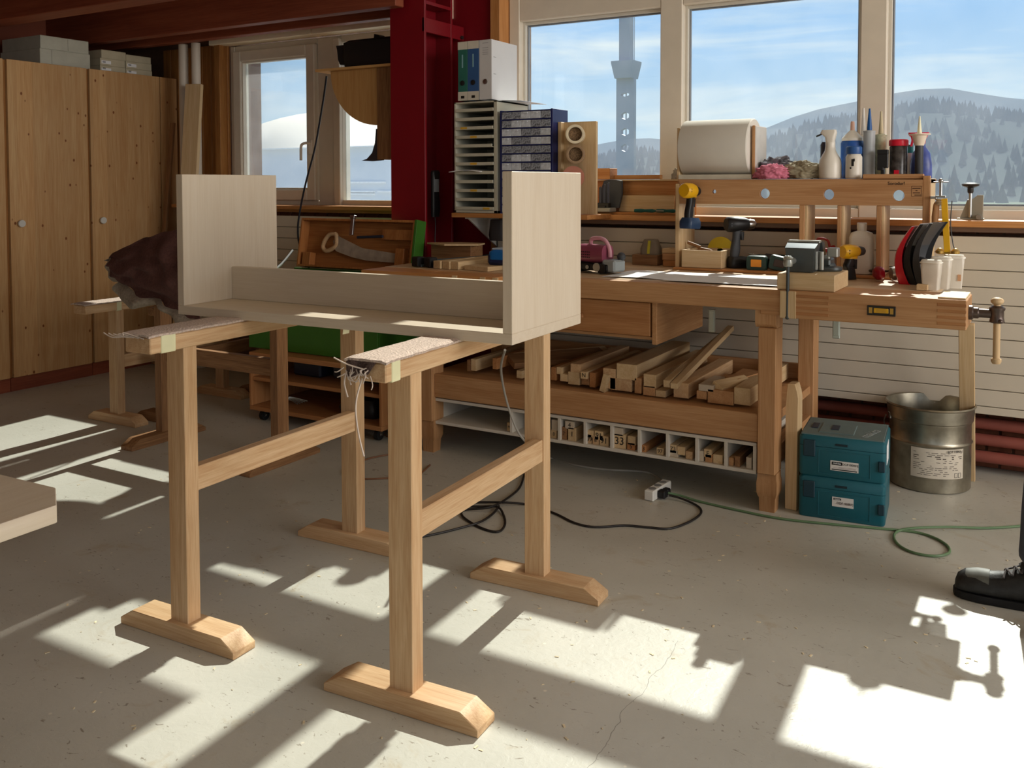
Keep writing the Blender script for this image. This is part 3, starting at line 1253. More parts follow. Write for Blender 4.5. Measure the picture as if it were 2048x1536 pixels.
# ================================================================= BLANKET on the crosswise trestle
def blanket():
    A, B_, C_, D = [Vector(p) for p in ((-4.075, 2.97, .955), (-3.42, 2.97, 1.10), (-3.42, 2.95, .665), (-3.985, 2.93, .81))]

    def f(u, v):
        # u along (left hem -> right), v from ridge down to hem
        p = A.lerp(B_, u).lerp(D.lerp(C_, u), v)
        bulge = math.sin(PI * min(1, v * 1.05)) * .10 * (.4 + .6 * u)
        fan = math.sin(u * 26 - v * 5) * .012 * (1 - v) * u + .02 * noise.noise(Vector((u * 5, v * 6, 2.2)))
        p += Vector((0, -bulge + fan * 1.6, fan + .03 * math.sin(PI * u) * (1 - v)))
        return p
    t_ = T('moving_blanket', 'brown quilted moving blanket with grey back draped over the crosswise trestle', 'blanket', (0, 0, 0))
    m_ = M()
    m_.grid(f, 60, 40, thick=.004)
    m_.obj('face', pbr('blanket_brown', (92, 60, 54), .95, var=.2, scale=90, bump=.3), t_)
    # grey backing turned outward along the hem
    m_ = M()
    GB = pbr('blanket_grey', (150, 138, 122), .95, var=.2, scale=90, bump=.3)

    def hem(u, v):
        p = f(u, 1.0)
        n_ = Vector((-.42, -.03, -.48)).normalized()
        w_ = .055 + .03 * math.sin(u * 8)
        return p + n_ * (w_ * v) + Vector((0, -.02 * math.sin(PI * v) + .006 * math.sin(u * 30), 0))
    m_.grid(hem, 40, 6, thick=.004)

    def left(u, v):
        p = f(0, u)
        return p + Vector((-.015 - .05 * math.sin(PI * u), .05 * v, -.03 * v)) * v
    m_.grid(left, 20, 6, thick=.004)
    m_.obj('backing', GB, t_)
    # the part that lies over the trestle beam, behind the box
    m_ = M()

    def over_(u, v):
        a = -.5 + v
        x = -4.06 + .62 * u
        y = 3.12 + a * .34
        z = (.955 + .11 * u) - max(0, abs(a) - .25) * .25 + .01 * math.sin(x * 40) + .02 * (1 - abs(a) * 2)
        return (x, y, z)
    m_.grid(over_, 30, 16, thick=.004)
    m_.obj('top_fold', _mats['blanket_brown'], t_)
    m_ = M()
    m_.grid(lambda u, v: (-4.02 + .55 * u, 3.06 + .12 * v, .874 + (.075 + .10 * u) * math.sin(PI * v) ** .6), 20, 10, thick=.004)
    m_.obj('bundle', GB, t_)
    return t_


blanket()
# ================================================================= WORKBENCH
ZT = .889
t = T('workbench', 'long beech joiner workbench with tail vise, drawer and lower shelf in front of the window', 'workbench', (-1.55, 4.0, 0))
wbn = t
ox, oy = -1.55, 4.0


def wbx(name, mat, x0, x1, y0, y1, z0, z1, bv=.003, parent=None):
    m_ = M()
    m_.box(x0 - ox, x1 - ox, y0 - oy, y1 - oy, z0, z1, bv)
    return m_.obj(name, mat, parent or wbn)


BX, BZ, BY_ = wood('bench', 'x'), wood('bench', 'z'), wood('bench', 'y')
LX = wood('light', 'z')
top = wbx('top', wood('benchtop', 'x', rough=.38), -2.88, -.40, 3.64, 4.20, .845, ZT)
wbx('tray', wood('benchtop', 'x', rough=.38), -2.88, -.40, 4.20, 4.46, .845, ZT)
wbx('apron', BX, -2.60, -.905, 3.58, 3.638, .806, ZT)
wbx('apron_step', BX, -.985, -.907, 3.585, 3.638, .790, .808)
wbx('front_vise_block', wood('trim', 'x'), -2.88, -2.12, 3.46, 3.64, .80, ZT - .002)
for x in (-2.35, -2.20, -2.135):
    wbx('dovetail', wood('light', 'y'), x, x + .028, 3.457, 3.466, .802, ZT - .003, .001)
tv = wbx('tail_vise_block', BX, -.905, -.258, 3.565, 3.80, .785, ZT + .001)
wbx('jaw_face', LX, -.903, -.842, 3.562, 3.60, .784, ZT, .002, tv)
for z in (.800, .822, .844, .866):
    for x0, x1 in ((-.842, -.722), (-.352, -.259)):
        wbx('finger_joint', wood('shelf', 'x'), x0, x1, 3.5636, 3.57, z, z + .011, .001, tv)
wbx('end_jaw', wood('light', 'x'), -.352, -.262, 3.58, 3.80, ZT + .0005, ZT + .0075, .002, tv)
m = M()
m.box(-.585 - ox, -.488 - ox, 3.559 - oy, 3.566 - oy, .818, .854, .001)
pq = m.obj('maker_plate', pbr('plate_black', (30, 26, 20), .4), wbn)
m = M()
m.box(-.562 - ox, -.512 - ox, 3.5575 - oy, 3.5595 - oy, .828, .845, .001)
m.obj('plate_field', YEL, pq)
m = M()
for k in range(3):
    m.box(-.553 - ox, -.521 - ox, 3.557 - oy, 3.5577 - oy, .831 + .0045 * k, .833 + .0045 * k)
for s_ in (-1, 1):
    m.box(-.537 - ox + s_ * .036 - .006, -.537 - ox + s_ * .036 + .006, 3.5586 - oy, 3.5595 - oy, .826, .847)
m.obj('plate_print', pbr('gold', (190, 150, 70), .4, .6), pq)
# tail vise screw and handle
m = M()
m.lathe([(.026, 0), (.026, .012), (.020, .016), (.020, .03), (.016, .034), (.016, .072)], 18, mat=Matrix.Translation((-.258 - ox, 3.66 - oy, .838)) @ Matrix.Rotation(R(90), 4, 'Y'))
m.lathe([(.020, -.028), (.025, -.024), (.022, -.01), (.022, .014), (.026, .020), (.026, .026), (.018, .032), (0, .034)], 18, mat=Matrix.Translation((-.168 - ox, 3.66 - oy, .835)))
m.sph((-.168 - ox + .012, 3.66 - oy - .02, .815), .008, 10)
m.obj('vise_screw', pbr('vise_screw', (96, 84, 78), .35, .8), wbn)
m = M()
m.cyl((-.168 - ox, 3.66 - oy, .676), (-.168 - ox, 3.66 - oy, .885), .0115, n=14)
m.sph((-.168 - ox, 3.66 - oy, .884), .022, 14, (1, 1, .62))
m.lathe([(.013, .682), (.017, .678), (.017, .670), (.013, .662), (0, .660)], 14, mat=Matrix.Translation((-.168 - ox, 3.66 - oy, 0)))
m.obj('vise_handle', wood('light', 'z'), wbn)
# legs on trestle feet
for x0, x1 in ((-.995, -.925), (-2.64, -2.565)):
    for y0, y1, f in ((3.60, 3.70, 1), (4.26, 4.36, 0)):
        wbx('leg', BZ, x0, x1, y0, y1, .155, .735)
        m = M()
        m.prism([(y0 - .002, .806), (y1, .806), (y1, .735), (y0 + .012, .735), (y0 - .002, .75)], 'x', x0 - ox - .012, x1 - ox)
        o = m.obj('leg_cap', BZ, wbn)
        o.location = (0, -oy, 0)
        m = M()
        m.lathe([(.042, 0), (.045, .055), (.050, .062), (.056, .078), (.057, .115), (.0525, .135), (.052, .156)], 4, mat=Matrix.Translation(((x0 + x1) / 2 - ox, (y0 + y1) / 2 - oy, 0)) @ Matrix.Rotation(R(45), 4, 'Z'))
        m.obj('leg_foot', BZ, wbn)
    wbx('stretcher', BY_, x0 + .01, x1 - .01, 3.70, 4.26, .17, .25)
wbx('shelf_front', BX, -2.565, -.998, 3.62, 3.65, .272, .386)
wbx('shelf_board', BX, -2.62, -.94, 3.65, 4.40, .345, .381)
wbx('shelf_back', BX, -2.565, -.998, 4.38, 4.41, .381, .455)
# drawer unit
wbx('drawer_side', wood('bench', 'y'), -1.446, -1.424, 3.615, 4.2, .625, .805, .002)
wbx('drawer_side', wood('bench', 'y'), -2.20, -2.178, 3.615, 4.2, .625, .805, .002)
wbx('drawer_bottom', wood('bench', 'x'), -2.178, -1.446, 3.64, 4.2, .640, .652, 0)
dr = wbx('drawer', wood('shelf', 'x'), -2.174, -1.454, 3.612, 3.64, .658, .800, .002)
wbx('drawer_pull', wood('shelf', 'x'), -1.86, -1.76, 3.598, 3.612, .716, .735, .004, dr)
for x, z1 in ((-1.215, .78), (-.739, .762)):
    m = M()
    m.box(-.014, .014, -.006, .006, 0, z1 - .684, .002)
    m.box(-.010, .010, -.009, -.005, .012, z1 - .684 - .006, .001)
    o = m.obj('bench_dog', pbr('zinc', (186, 196, 192), .3, .9), wbn, loc=(x - ox, 3.70 - oy + (.1 if x > -1 else 0), .684))

# ------------------------------------------------------------- white pigeon-hole rack under the shelf
t = T('pigeonhole_rack', 'white pigeonhole rack of sticks under the bench shelf', 'rack', (-1.795, 3.63, 0))
cx_ = -1.795
xs = [-2.585, -2.141, -1.892, -1.764, -1.636, -1.508, -1.381, -1.253, -1.131, -1.006]
WR = pbr('rack_white', (212, 204, 190), .5, var=.03)
Z0, Z1 = .140, .266
m = M()
m.box(xs[0] - cx_, xs[-1] - cx_, 0, .5, Z1 - .014, Z1, .001)
m.obj('rack_top', WR, t)
m = M()
m.box(xs[0] - cx_, xs[-1] - cx_, 0, .5, Z0, Z0 + .014, .001)
m.obj('rack_bottom', WR, t)
m = M()
m.box(xs[0] - cx_, xs[-1] - cx_, .5, .512, Z0, Z1)
m.obj('rack_back', WR, t)
for i, x in enumerate(xs):
    x0 = x + (0 if i == 0 else -.014 if i == len(xs) - 1 else -.007)
    m = M()
    m.box(x0 - cx_, x0 + .014 - cx_, 0, .5, Z0 + .014, Z1 - .014, .001)
    m.obj('divider', WR, t)
for x in (-2.55, -1.05):
    m = M()
    m.box(x - cx_ - .015, x - cx_ + .015, .02, .4, Z1, .345)
    m.obj('hanger', WR, t)

# ------------------------------------------------------------- lumber on the shelf, sticks in the rack
def stick(px0, py0, px1, py1, name, lbl, group, Y, ln, kind='light', tilt=0, rise=0, floor=None, mark=None, skew=0):
    a, b_ = at(px0, py1, Y=Y), at(px1, py0, Y=Y)
    w_, h_ = b_.x - a.x, b_.z - at(px1, py1 + (px1 - px0) * .10, Y=Y).z
    h_ = max(h_, .012)
    z = a.z
    if floor is not None:
        z = max(floor, z)
    t_ = T(name, lbl, 'wood', ((a.x + b_.x) / 2, Y, z), R(skew), group)
    m_ = M()
    m_.box(-w_ / 2, w_ / 2, 0, ln, 0, h_, .0012)
    o_ = m_.obj('stick', wood(kind, 'y'), t_)
    o_.rotation_euler = (R(rise), R(tilt), 0)
    if mark:
        text(mark, min(w_, h_) * .8, INK, t_, (0, -.0005, h_ / 2), FRONT, 'lettering')
    return t_


SH = .3815
G1 = 'lumber offcuts on the bench shelf'
lum = [
    (934, 720, 941, 742, .45, 'old', 0, None, 'thin upright offcut at the far left of the shelf'),
    (942, 719, 952, 741, .5, 'light', 0, None, 'light upright offcut, second from the left on the shelf'),
    (985, 717, 994, 738, .5, 'shelf', 0, None, 'reddish square offcut left of the trestle post'),
    (1033, 742, 1044, 756, .5, 'light', 0, None, 'small pale square stick just left of the trestle post'),
    (1102, 735, 1112, 760, .6, 'shelf', 0, None, 'brown upright stick just right of the trestle post'),
    (1113, 735, 1124, 748, .6, 'light', 0, None, 'small light stick lying above others right of the post'),
    (1120, 749, 1135, 762, .6, 'light', 0, None, 'small square stick at the left end of the row'),
    (1136, 745, 1159, 768, .6, 'light', 0, None, 'light square block at the left end of the row'),
    (1141, 729, 1161, 744, .55, 'horse', 0, None, 'yellowish stick on top of the light square block'),
    (1163, 757, 1178, 769, .6, 'old', 0, None, 'greyish stick below the lettered one'),
    (1179, 746, 1191, 774, .6, 'shelf', 0, None, 'reddish brown stick on edge right of the lettered one'),
    (1206, 738, 1231, 776, .6, 'horse', 0, None, 'tall yellowish block behind the slanting stick'),
    (1233, 730, 1273, 757, .68, 'light', 0, None, 'widest square beam lying across two lower pieces'),
    (1220, 759, 1263, 779, .6, 'horse', 0, None, 'flat board under the widest beam'),
    (1269, 757, 1282, 786, .6, 'bench', 0, None, 'stick on edge right of the flat board'),
    (1286, 773, 1310, 790, .6, 'bench', 0, None, 'brown block under the light square stick'),
    (1287, 750, 1312, 774, .68, 'light', 0, None, 'light square stick lying on the brown block'),
    (1311, 782, 1331, 793, .3, 'light', 0, None, 'small flat light offcut at the front edge'),
    (1347, 767, 1377, 794, .62, 'horse', 0, None, 'square block below the two long numbered laths'),
    (1393, 783, 1413, 797, .4, 'bench', 0, None, 'small block left under the tilted offcut'),
    (1415, 783, 1467, 805, .5, 'bench', 0, None, 'wide flat block under the tilted offcut'),
    (1397, 771, 1427, 781, .2, 'pale', 0, None, 'greyish flat offcut lying on the wide block'),
    (1468, 777, 1501, 808, .62, 'light', 0, None, 'large light square beam end nearest the bench leg'),
]
for px0, py0, px1, py1, ln, kd, tl, mk, lb in lum:
    stick(px0, py0, px1, py1, 'lumber_piece', lb, G1, 3.70, ln, kd, tl, 0, SH, mk)
stick(1161, 744, 1174, 757, 'lumber_piece', 'pale stick lettered N on the bench shelf', G1, 3.69, .62, 'light', 0, 0, SH, 'N')
stick(1327, 761, 1340, 774, 'lumber_piece', 'long lath marked 9 sloping up towards the wall', G1, 3.66, .78, 'light', 0, 7, SH + .055, '9')
stick(1341, 767, 1355, 777, 'lumber_piece', 'longest lath marked E sloping up towards the wall', G1, 3.655, .80, 'light', 0, 10, SH + .05, 'E')
stick(1198, 748, 1209, 783, 'lumber_piece', 'thin slanting offcut standing on edge in the row', G1, 3.675, .5, 'light', 14, 0, SH + .003)
stick(1419, 768, 1446, 778, 'lumber_piece', 'offcut lying tilted on top of the wide block', G1, 3.72, .2, 'light', 24, 0, SH + .045, skew=-22)
stick(1448, 757, 1478, 772, 'lumber_piece', 'brown offcut behind the tilted one', G1, 3.85, .2, 'bench', 0, 0, SH + .035, skew=-14)
for k, (x0, y0, x1, y1) in enumerate(((1000, 718, 1040, 726), (1018, 712, 1044, 719))):
    stick(x0, y0, x1, y1, 'lumber_piece', ('grey lath lying askew left of the trestle post', 'light lath lying askew behind the grey lath left of the post')[k], G1, 3.78 + .06 * k, .5, ('old', 'light')[k], 14, 0, SH + .055, skew=-38)

G2 = 'sticks in the pigeonholes'
RF = Z0 + .0145
pg = [
    (1014, 846, 1022, 862, 'M', 'light', 'small stick lettered M at the right end of the wide first hole'),
    (1103, 840, 1115, 860, None, 'pale', 'pale stick in the hole right of the trestle post, upper'),
    (1102, 862, 1113, 877, '8', 'light', 'stick marked 8 in the hole right of the trestle post, lower'),
    (1122, 857, 1133, 881, '7', 'old', 'narrow upright stick at the left of the second visible hole'),
    (1136, 857, 1152, 882, '1', 'light', 'thick stick at the bottom of the second visible hole'),
    (1130, 843, 1148, 857, '4', 'pale', 'stick lying on top in the second visible hole'),
    (1168, 873, 1183, 890, '109', 'horse', 'reddish stick at the bottom left of the hole with five sticks'),
    (1185, 877, 1197, 893, '8', 'horse', 'stick marked 8 at the bottom of the hole with five sticks'),
    (1199, 879, 1217, 897, '91', 'light', 'light stick marked 91 at the bottom right of its hole'),
    (1170, 861, 1187, 874, None, 'light', 'stick on the upper left of the hole with five sticks'),
    (1189, 863, 1206, 879, '91', 'light', 'stick marked 91 lying on top of two others'),
    (1226, 871, 1251, 897, '33', 'light', 'wide block marked 33 with the flat piece on top'),
    (1226, 856, 1246, 870, None, 'pale', 'flat pale piece on top of the wide block'),
    (1254, 890, 1270, 903, '5', 'shelf', 'reddish stick beside the wide block'),
    (1255, 873, 1271, 889, None, 'light', 'light stick on top of the reddish one'),
    (1277, 896, 1292, 908, '33', 'shelf', 'red ended stick alone at the left of its hole'),
    (1313, 900, 1327, 912, '97', 'light', 'light stick marked 97 at the right of its hole'),
    (1337, 906, 1356, 917, None, 'pale', 'pale flat stick below the one marked 73'),
    (1339, 890, 1353, 905, '73', 'light', 'stick marked 73 on the upper left of its hole'),
    (1354, 894, 1370, 909, None, 'light', 'plain stick beside the one marked 73'),
    (1371, 904, 1385, 918, None, 'horse', 'yellow ended stick lying at the right of its hole'),
    (1396, 906, 1407, 925, None, 'pale', 'upright pale stick left of the stick lettered E'),
    (1408, 899, 1423, 914, 'E', 'light', 'stick lettered E lying on top of two blocks'),
    (1410, 914, 1425, 928, None, 'bench', 'brown block under the stick lettered E'),
    (1426, 917, 1445, 933, None, 'light', 'light square block right of the brown one'),
    (1457, 921, 1467, 936, None, 'bench', 'brown stick in the last hole'),
    (1469, 918, 1480, 938, None, 'old', 'dark stick in the middle of the last hole'),
    (1492, 922, 1503, 943, None, 'pale', 'pale upright stick at the right of the last hole'),
]
for px0, py0, px1, py1, mk, kd, lb in pg:
    stick(px0, py0, px1, py1, 'rack_stick', lb, G2, 3.645, .42, kd, 0, 0, RF, mk)

# ------------------------------------------------------------- TOOL RACK on the bench
t = T('bench_rack', 'wooden tool rack standing on the bench, front board with round holes', 'rack', (-1.0, 4.21, ZT), 0)
RX0, RX1, RH = -1.567, -.45, .43
xo = -1.0


def rk(name, mat, x0, x1, y0, y1, z0, z1, bv=.002, parent=None):
    m_ = M()
    m_.box(x0 - xo, x1 - xo, y0, y1, z0, z1, bv)
    return m_.obj(name, mat, parent or t)


RKX, RKZ = wood('bench', 'x'), wood('bench', 'z')
rk('side_panel', wood('light', 'z'), RX0, RX0 + .02, .0, .22, .001, RH - .02)
fb = bmesh.new()
# front board with four real round holes
Hz0, Hz1 = RH - .115, RH - .004
holes = [at(px, py, Y=4.21) for px, py in ((1529, 387), (1657, 389), (1797, 391), (1428, 383))]
hr = [.0235, .0235, .0235, .010]
hl = sorted(((p.x - xo, p.z - ZT, r_) for p, r_ in zip(holes, hr)), key=lambda q_: q_[0])
m = M()


def plate_with_holes(m_, x0, x1, z0, z1, hs, y0, y1):
    cuts = [x0] + [h[0] - .035 for h in hs for _ in (0,)] + [x1]
    px = x0
    for hx, hz_, r_ in hs:
        a, b_ = hx - .035, hx + .035
        if a > px:
            m_.box(px, a, y0, y1, z0, z1)
        n = 24
        sq = []
        ci = []
        for k in range(n):
            an = 2 * PI * k / n
            c_, s_ = math.cos(an), math.sin(an)
            ci.append((hx + r_ * c_, hz_ + r_ * s_))
            f_ = 1 / max(abs(c_), abs(s_))
            xx, zz = c_ * f_, s_ * f_
            sq.append((hx + xx * .035, (hz_ + zz * (z1 - hz_)) if zz > 0 else (hz_ + zz * (hz_ - z0))))
        bb = bmesh.new()
        V = {}
        for y in (y0, y1):
            for k in range(n):
                V[y, 'c', k] = bb.verts.new((ci[k][0], y, ci[k][1]))
                V[y, 's', k] = bb.verts.new((sq[k][0], y, sq[k][1]))
            for k in range(n):
                k2 = (k + 1) % n
                bb.faces.new((V[y, 'c', k], V[y, 's', k], V[y, 's', k2], V[y, 'c', k2]))
        for k in range(n):
            k2 = (k + 1) % n
            bb.faces.new((V[y0, 'c', k], V[y0, 'c', k2], V[y1, 'c', k2], V[y1, 'c', k]))
            bb.faces.new((V[y0, 's', k], V[y0, 's', k2], V[y1, 's', k2], V[y1, 's', k]))
        m_.add(bb)
        px = b_
    m_.box(px, x1, y0, y1, z0, z1)


plate_with_holes(m, RX0 + .02 - xo, RX1 - .028 - xo, Hz0, Hz1, hl, 0, .026)
fbo = m.obj('front_board', RKX, t)
rk('shelf_top', RKX, RX0, RX1, .026, .23, RH - .02, RH)
for x0, x1 in ((-.985, -.962), (-.822, -.805), (-.660, -.640)):
    rk('post', RKZ, x0, x1, .002, .055, .014, Hz0)
    rk('post_lining', wood('light', 'z'), x1, x1 + .012, .004, .16, .014, Hz0)
rk('end_post', RKZ, RX1 - .028, RX1, .0, .03, .001, RH + .012)
rk('end_panel', wood('light', 'z'), RX1 - .012, RX1, .03, .20, .001, RH)
rk('top_batten', RKX, -.72, RX1 - .028, .012, .05, RH, RH + .020)
rk('bottom_rail', wood('trim', 'x'), RX0, RX1, -.03, .0, .001, .012)
rk('floor_board', RKX, RX0 + .02, RX1 - .012, .0, .22, .001, .012)
p = at(1793, 366, Y=4.21)
text('Sorodur!', .019, INK, t, (p.x - xo, -.0006, p.z - ZT - .002), FRONT, 'lettering')
p0, p1 = at(1823, 372, Y=4.21), at(1843, 393, Y=4.21)
m = M()
frame_rect(m, p0.x - xo, p1.x - xo, p1.z - ZT, p0.z - ZT, .0012, -.0007, 0, 0)
for k, (a, b_) in enumerate(((.1, .9), (.4, .6), (.15, .85), (.3, .95))):
    zz = p0.z - ZT - .008 - k * .0095
    m.box(p0.x - xo + (p1.x - p0.x) * a, p0.x - xo + (p1.x - p0.x) * b_, -.0007, 0, zz - .0035, zz)
m.obj('stamp', pbr('stamp_ink', (70, 44, 26), .7), t)
# ================================================================= THINGS ON THE BENCH
RX90 = Matrix.Rotation(R(90), 4, 'X')
RY90 = Matrix.Rotation(R(90), 4, 'Y')
Tm = Matrix.Translation


def rod(m_, p0, p1, r_, n=12, mi=0):
    return m_.cyl(p0, p1, r_, n=n, mi=mi)


# ---- engineer's vise on a wooden block
m = M()
m.box(-.1075, .1075, -.13, .13, 0, .063, .003)
o = m.obj('vise_block', wood('light', 'x'), loc=(-.8125, 3.715, ZT + .0015))
tag(o, 'pale thick wooden block at the front edge of the bench, under the metal vise', 'block')
t = T('metal_vise', 'dark grey metal bench vise on a pale wooden block', 'vise', (-.845, 3.735, ZT + .065))
VG = pbr('vise_grey', (82, 88, 90), .35, .55)
VL = pbr('vise_light', (170, 172, 166), .35, .6)
m = M()
m.lathe([(.07, 0), (.075, .006), (.075, .016), (.05, .02), (.045, .03)], 24, mat=Tm((.055, .05, 0)) @ Matrix.Diagonal((1, .8, 1, 1)))
m.box(.02, .09, .01, .10, .02, .05, .006)
m.obj('swivel_base', VG, t)
m = M()
m.loft([[(x, -.085, z) for x, z in ((-.055, .002), (.045, .002), (.048, .06), (.052, .095), (-.062, .095), (-.058, .06))],
        [(x, -.02, z) for x, z in ((-.055, .002), (.045, .002), (.048, .06), (.055, .118), (-.065, .118), (-.058, .06))],
        [(x, .0, z) for x, z in ((-.055, .002), (.045, .002), (.048, .06), (.055, .118), (-.065, .118), (-.058, .06))]], sharp=20)
m.obj('front_jaw', VG, t)
m = M()
m.box(-.065, .058, -.028, .004, .112, .122, .002)
m.obj('jaw_plate', VL, t)
m = M()
m.loft([[(x, .025, z) for x, z in ((-.05, .012), (.06, .012), (.062, .06), (.055, .118), (-.06, .118), (-.052, .06))],
        [(x, .07, z) for x, z in ((-.05, .012), (.06, .012), (.062, .06), (.055, .112), (-.06, .112), (-.052, .06))],
        [(x, .12, z) for x, z in ((-.04, .012), (.05, .012), (.05, .05), (.03, .07), (-.03, .07), (-.04, .05))]], sharp=20)
m.obj('rear_jaw', VG, t)
m = M()
m.box(.075, .115, .02, .07, .055, .092, .003)
m.box(.06, .085, .02, .06, .012, .062, .003)
m.obj('anvil', VL, t)
m = M()
for x in (.062, .082):
    m.cyl((x - .01, -.06, .012), (x - .01, -.06, .082), .009)
m.obj('guide_bars', VL, t)
m = M()
m.cyl((-.03, -.16, .045), (-.03, -.08, .045), .013)
m.lathe([(.0, -.02), (.016, -.016), (.019, -.004), (.016, .010), (.02, .016), (.012, .024)], 16, mat=Tm((-.03, -.165, .045)))
m.obj('spindle', VL, t)
m = M()
m.cyl((-.03, -.168, -.165), (-.029, -.168, .055), .0065)
m.sph((-.03, -.168, .060), .011, 12)
m.sph((-.03, -.168, -.167), .0085, 12)
m.obj('handle', VG, t)


def drill(name, label, loc, rot, housing, grip, batt, h=.19, back=.055, nose=.05, r_=.03, has_batt=True, bit=0, chuck=DSTEEL, scale=1.0, group='cordless drills', sticker=None):
    t_ = T(name, label, 'drill', loc, 0, group)
    t_.rotation_euler = rot
    t_.scale = (scale,) * 3
    m_ = M()
    m_.lathe([(0, -back), (r_ * .8, -back), (r_, -back + .01), (r_ * 1.02, -.01), (r_ * .9, nose * .6), (r_ * .72, nose), (0, nose)], 20, mat=Tm((0, 0, h)) @ RY90)
    m_.loft([rr(.05, .042, .014, z=h - .03), rr(.055, .036, .014, z=h - .005)])
    m_.obj('housing', housing, t_)
    m_ = M()
    rings = []
    for k in range(7):
        z = .052 + (h - .075) * k / 6
        w_ = .040 + .006 * math.sin(k * 1.1)
        rings.append(rr(w_, .032, .012, z=z, cx=-.004 - .012 * (1 - k / 6)))
    m_.loft(rings)
    m_.box(-back + .008, -back + .020, -r_ * .99, r_ * .99, h - .012, h + .012, .004)
    g_ = m_.obj('grip', grip, t_)
    m_ = M()
    m_.loft([rr(.014, .016, .005, z=h - .075, cx=.022), rr(.022, .016, .005, z=h - .035, cx=.020)])
    m_.obj('trigger', BLACK, t_)
    m_ = M()
    m_.lathe([(r_ * .66, 0), (r_ * .7, .012), (r_ * .6, .03), (r_ * .3, .04), (0, .04)], 18, mat=Tm((nose, 0, h)) @ RY90)
    m_.obj('chuck', chuck, t_)
    if bit:
        m_ = M()
        m_.cyl((nose + .03, 0, h), (nose + .04 + bit, 0, h), .0035, n=8)
        m_.obj('bit', STEEL, t_)
    m_ = M()
    if has_batt:
        m_.loft([rr(.088, .062, .012, z=0), rr(.094, .068, .014, z=.008), rr(.094, .068, .014, z=.034), rr(.078, .052, .012, z=.052)])
    else:
        m_.loft([rr(.046, .034, .01, z=.0), rr(.044, .034, .01, z=.052, cx=-.012)])
    bt = m_.obj('battery' if has_batt else 'battery_port', batt, t_)
    if sticker:
        m_ = M()
        m_.box(-.024, .024, -.017, .017, -.0012, .0005, .002)
        m_.obj('sticker', sticker, bt)
    return t_


LBLUE = pbr('battery_blue', (60, 120, 170), .4)
drill('impact_driver', 'black and grey impact driver standing upright on its battery in the rack', (-1.288, 4.295, ZT + .0135), (0, 0, R(42)), BLACK, DGREY, BLACK, h=.205, r_=.036, back=.06, nose=.05, chuck=STEEL)
drill('hanging_drill', 'yellow and black drill hanging from the rack board by its nose', (-1.474, 4.155, 1.088), (0, R(3), R(76)), YEL, BLACK, pbr('battery_blue_black', (40, 62, 92), .4), h=.178, r_=.036, back=.062, nose=.02, chuck=BLACK)
drill('hand_drill', 'small yellow drill without battery standing beside the white canister', (-.745, 4.12, ZT + .0025), (0, 0, R(55)), YEL, BLACK, BLACK, h=.118, r_=.030, back=.05, nose=.035, has_batt=False, chuck=DGREY)
drill('lying_drill', 'green drill lying on its side, orange sticker on its battery', (-1.178, 4.216, ZT + .0445), (R(-90), R(0), R(3)), pbr('drill_green', (22, 66, 54), .4), BLACK, pbr('battery_green', (34, 58, 50), .4), h=.16, r_=.030, sticker=pbr('orange_sticker', (232, 150, 50), .6))
drill('lying_drill', 'green drill with a long bit lying on its side next to the vise', (-1.078, 4.236, ZT + .0455), (R(-90), R(-168), R(8)), _mats['drill_green'], pbr('drill_light', (196, 206, 204), .4), _mats['battery_green'], h=.13, r_=.032, bit=.07, sticker=pbr('dark_sticker', (70, 56, 52), .6))

# ---- drawings
t = T('drawing_sheets', 'large white drawing sheets spread on the bench front', 'paper', (-1.35, 3.85, ZT + .001))
for k, pts in enumerate((((-1.72, 3.70), (-1.70, 4.05), (-1.02, 4.08), (-.985, 3.72)), ((-1.42, 3.655), (-1.30, 3.93), (-.95, 3.90), (-.935, 3.66)))):
    m = M()
    A, B_, C_, D = [Vector((x + 1.35, y - 3.85, .001 + .002 * k)) for x, y in pts]
    m.grid(lambda u, v: A.lerp(B_, v).lerp(D.lerp(C_, v), u) + Vector((0, 0, .002 * k + (.008 if k == 0 else .003) * max(0, noise.noise(Vector((u * 2.5, v * 2, k)))) * (1 - v * .3))), 24, 10, thick=.0006)
    m.obj('sheet', PAPER, t)
m = M()
for x0, x1, y in ((-.06, .2, .05), (-.1, -.098, 0), (.02, .16, .10)):
    m.box(x0, x1, y, y + .0012, .009, .0094)
m.obj('drawn_lines', pbr('pencil', (150, 150, 156), .7), t)

# ---- wooden tray with odds and ends
t = T('wooden_tray', 'open light wooden box with brush and rag at the left of the rack', 'box', (-1.432, 4.30, ZT + .0135))
LW = wood('light', 'x')
for nm, a in (('front_board', (-.097, .097, -.105, -.093, 0, .082)), ('back_board', (-.097, .097, .093, .105, 0, .082)), ('side_board', (-.097, -.085, -.093, .093, 0, .082)), ('side_board', (.085, .097, -.093, .093, 0, .082)), ('bottom_board', (-.085, .085, -.093, .093, 0, .008))):
    m = M()
    m.box(*a, .0015)
    m.obj(nm, LW, t)
m = M()
m.box(-.035, .035, -.012, .012, 0, .035, .005)
m.cyl((-.03, 0, .035), (-.10, 0, .045), .008)
o = m.obj('hand_brush', wood('old', 'x'), loc=(-1.44, 4.27, ZT + .067))
o.rotation_euler = (0, R(8), R(-12))
tag(o, 'small wooden brush lying on top of the light wooden box contents', 'brush')
m = M()
m.loft([rr(.15, .14, .02, z=0), rr(.155, .15, .02, z=.03), rr(.13, .12, .02, z=.047)])
o = m.obj('bag', pbr('plastic_bag', (190, 180, 172), .5, bump=.4), loc=(-1.432, 4.30, ZT + .022))
tag(o, 'greyish bag filling the light wooden box', 'bag')
m = M()
m.lathe([(0, 0), (.06, 0), (.066, .003), (.066, .009), (.05, .012), (0, .012)], 40, mat=Tm((0, 0, 0)) @ RX90)
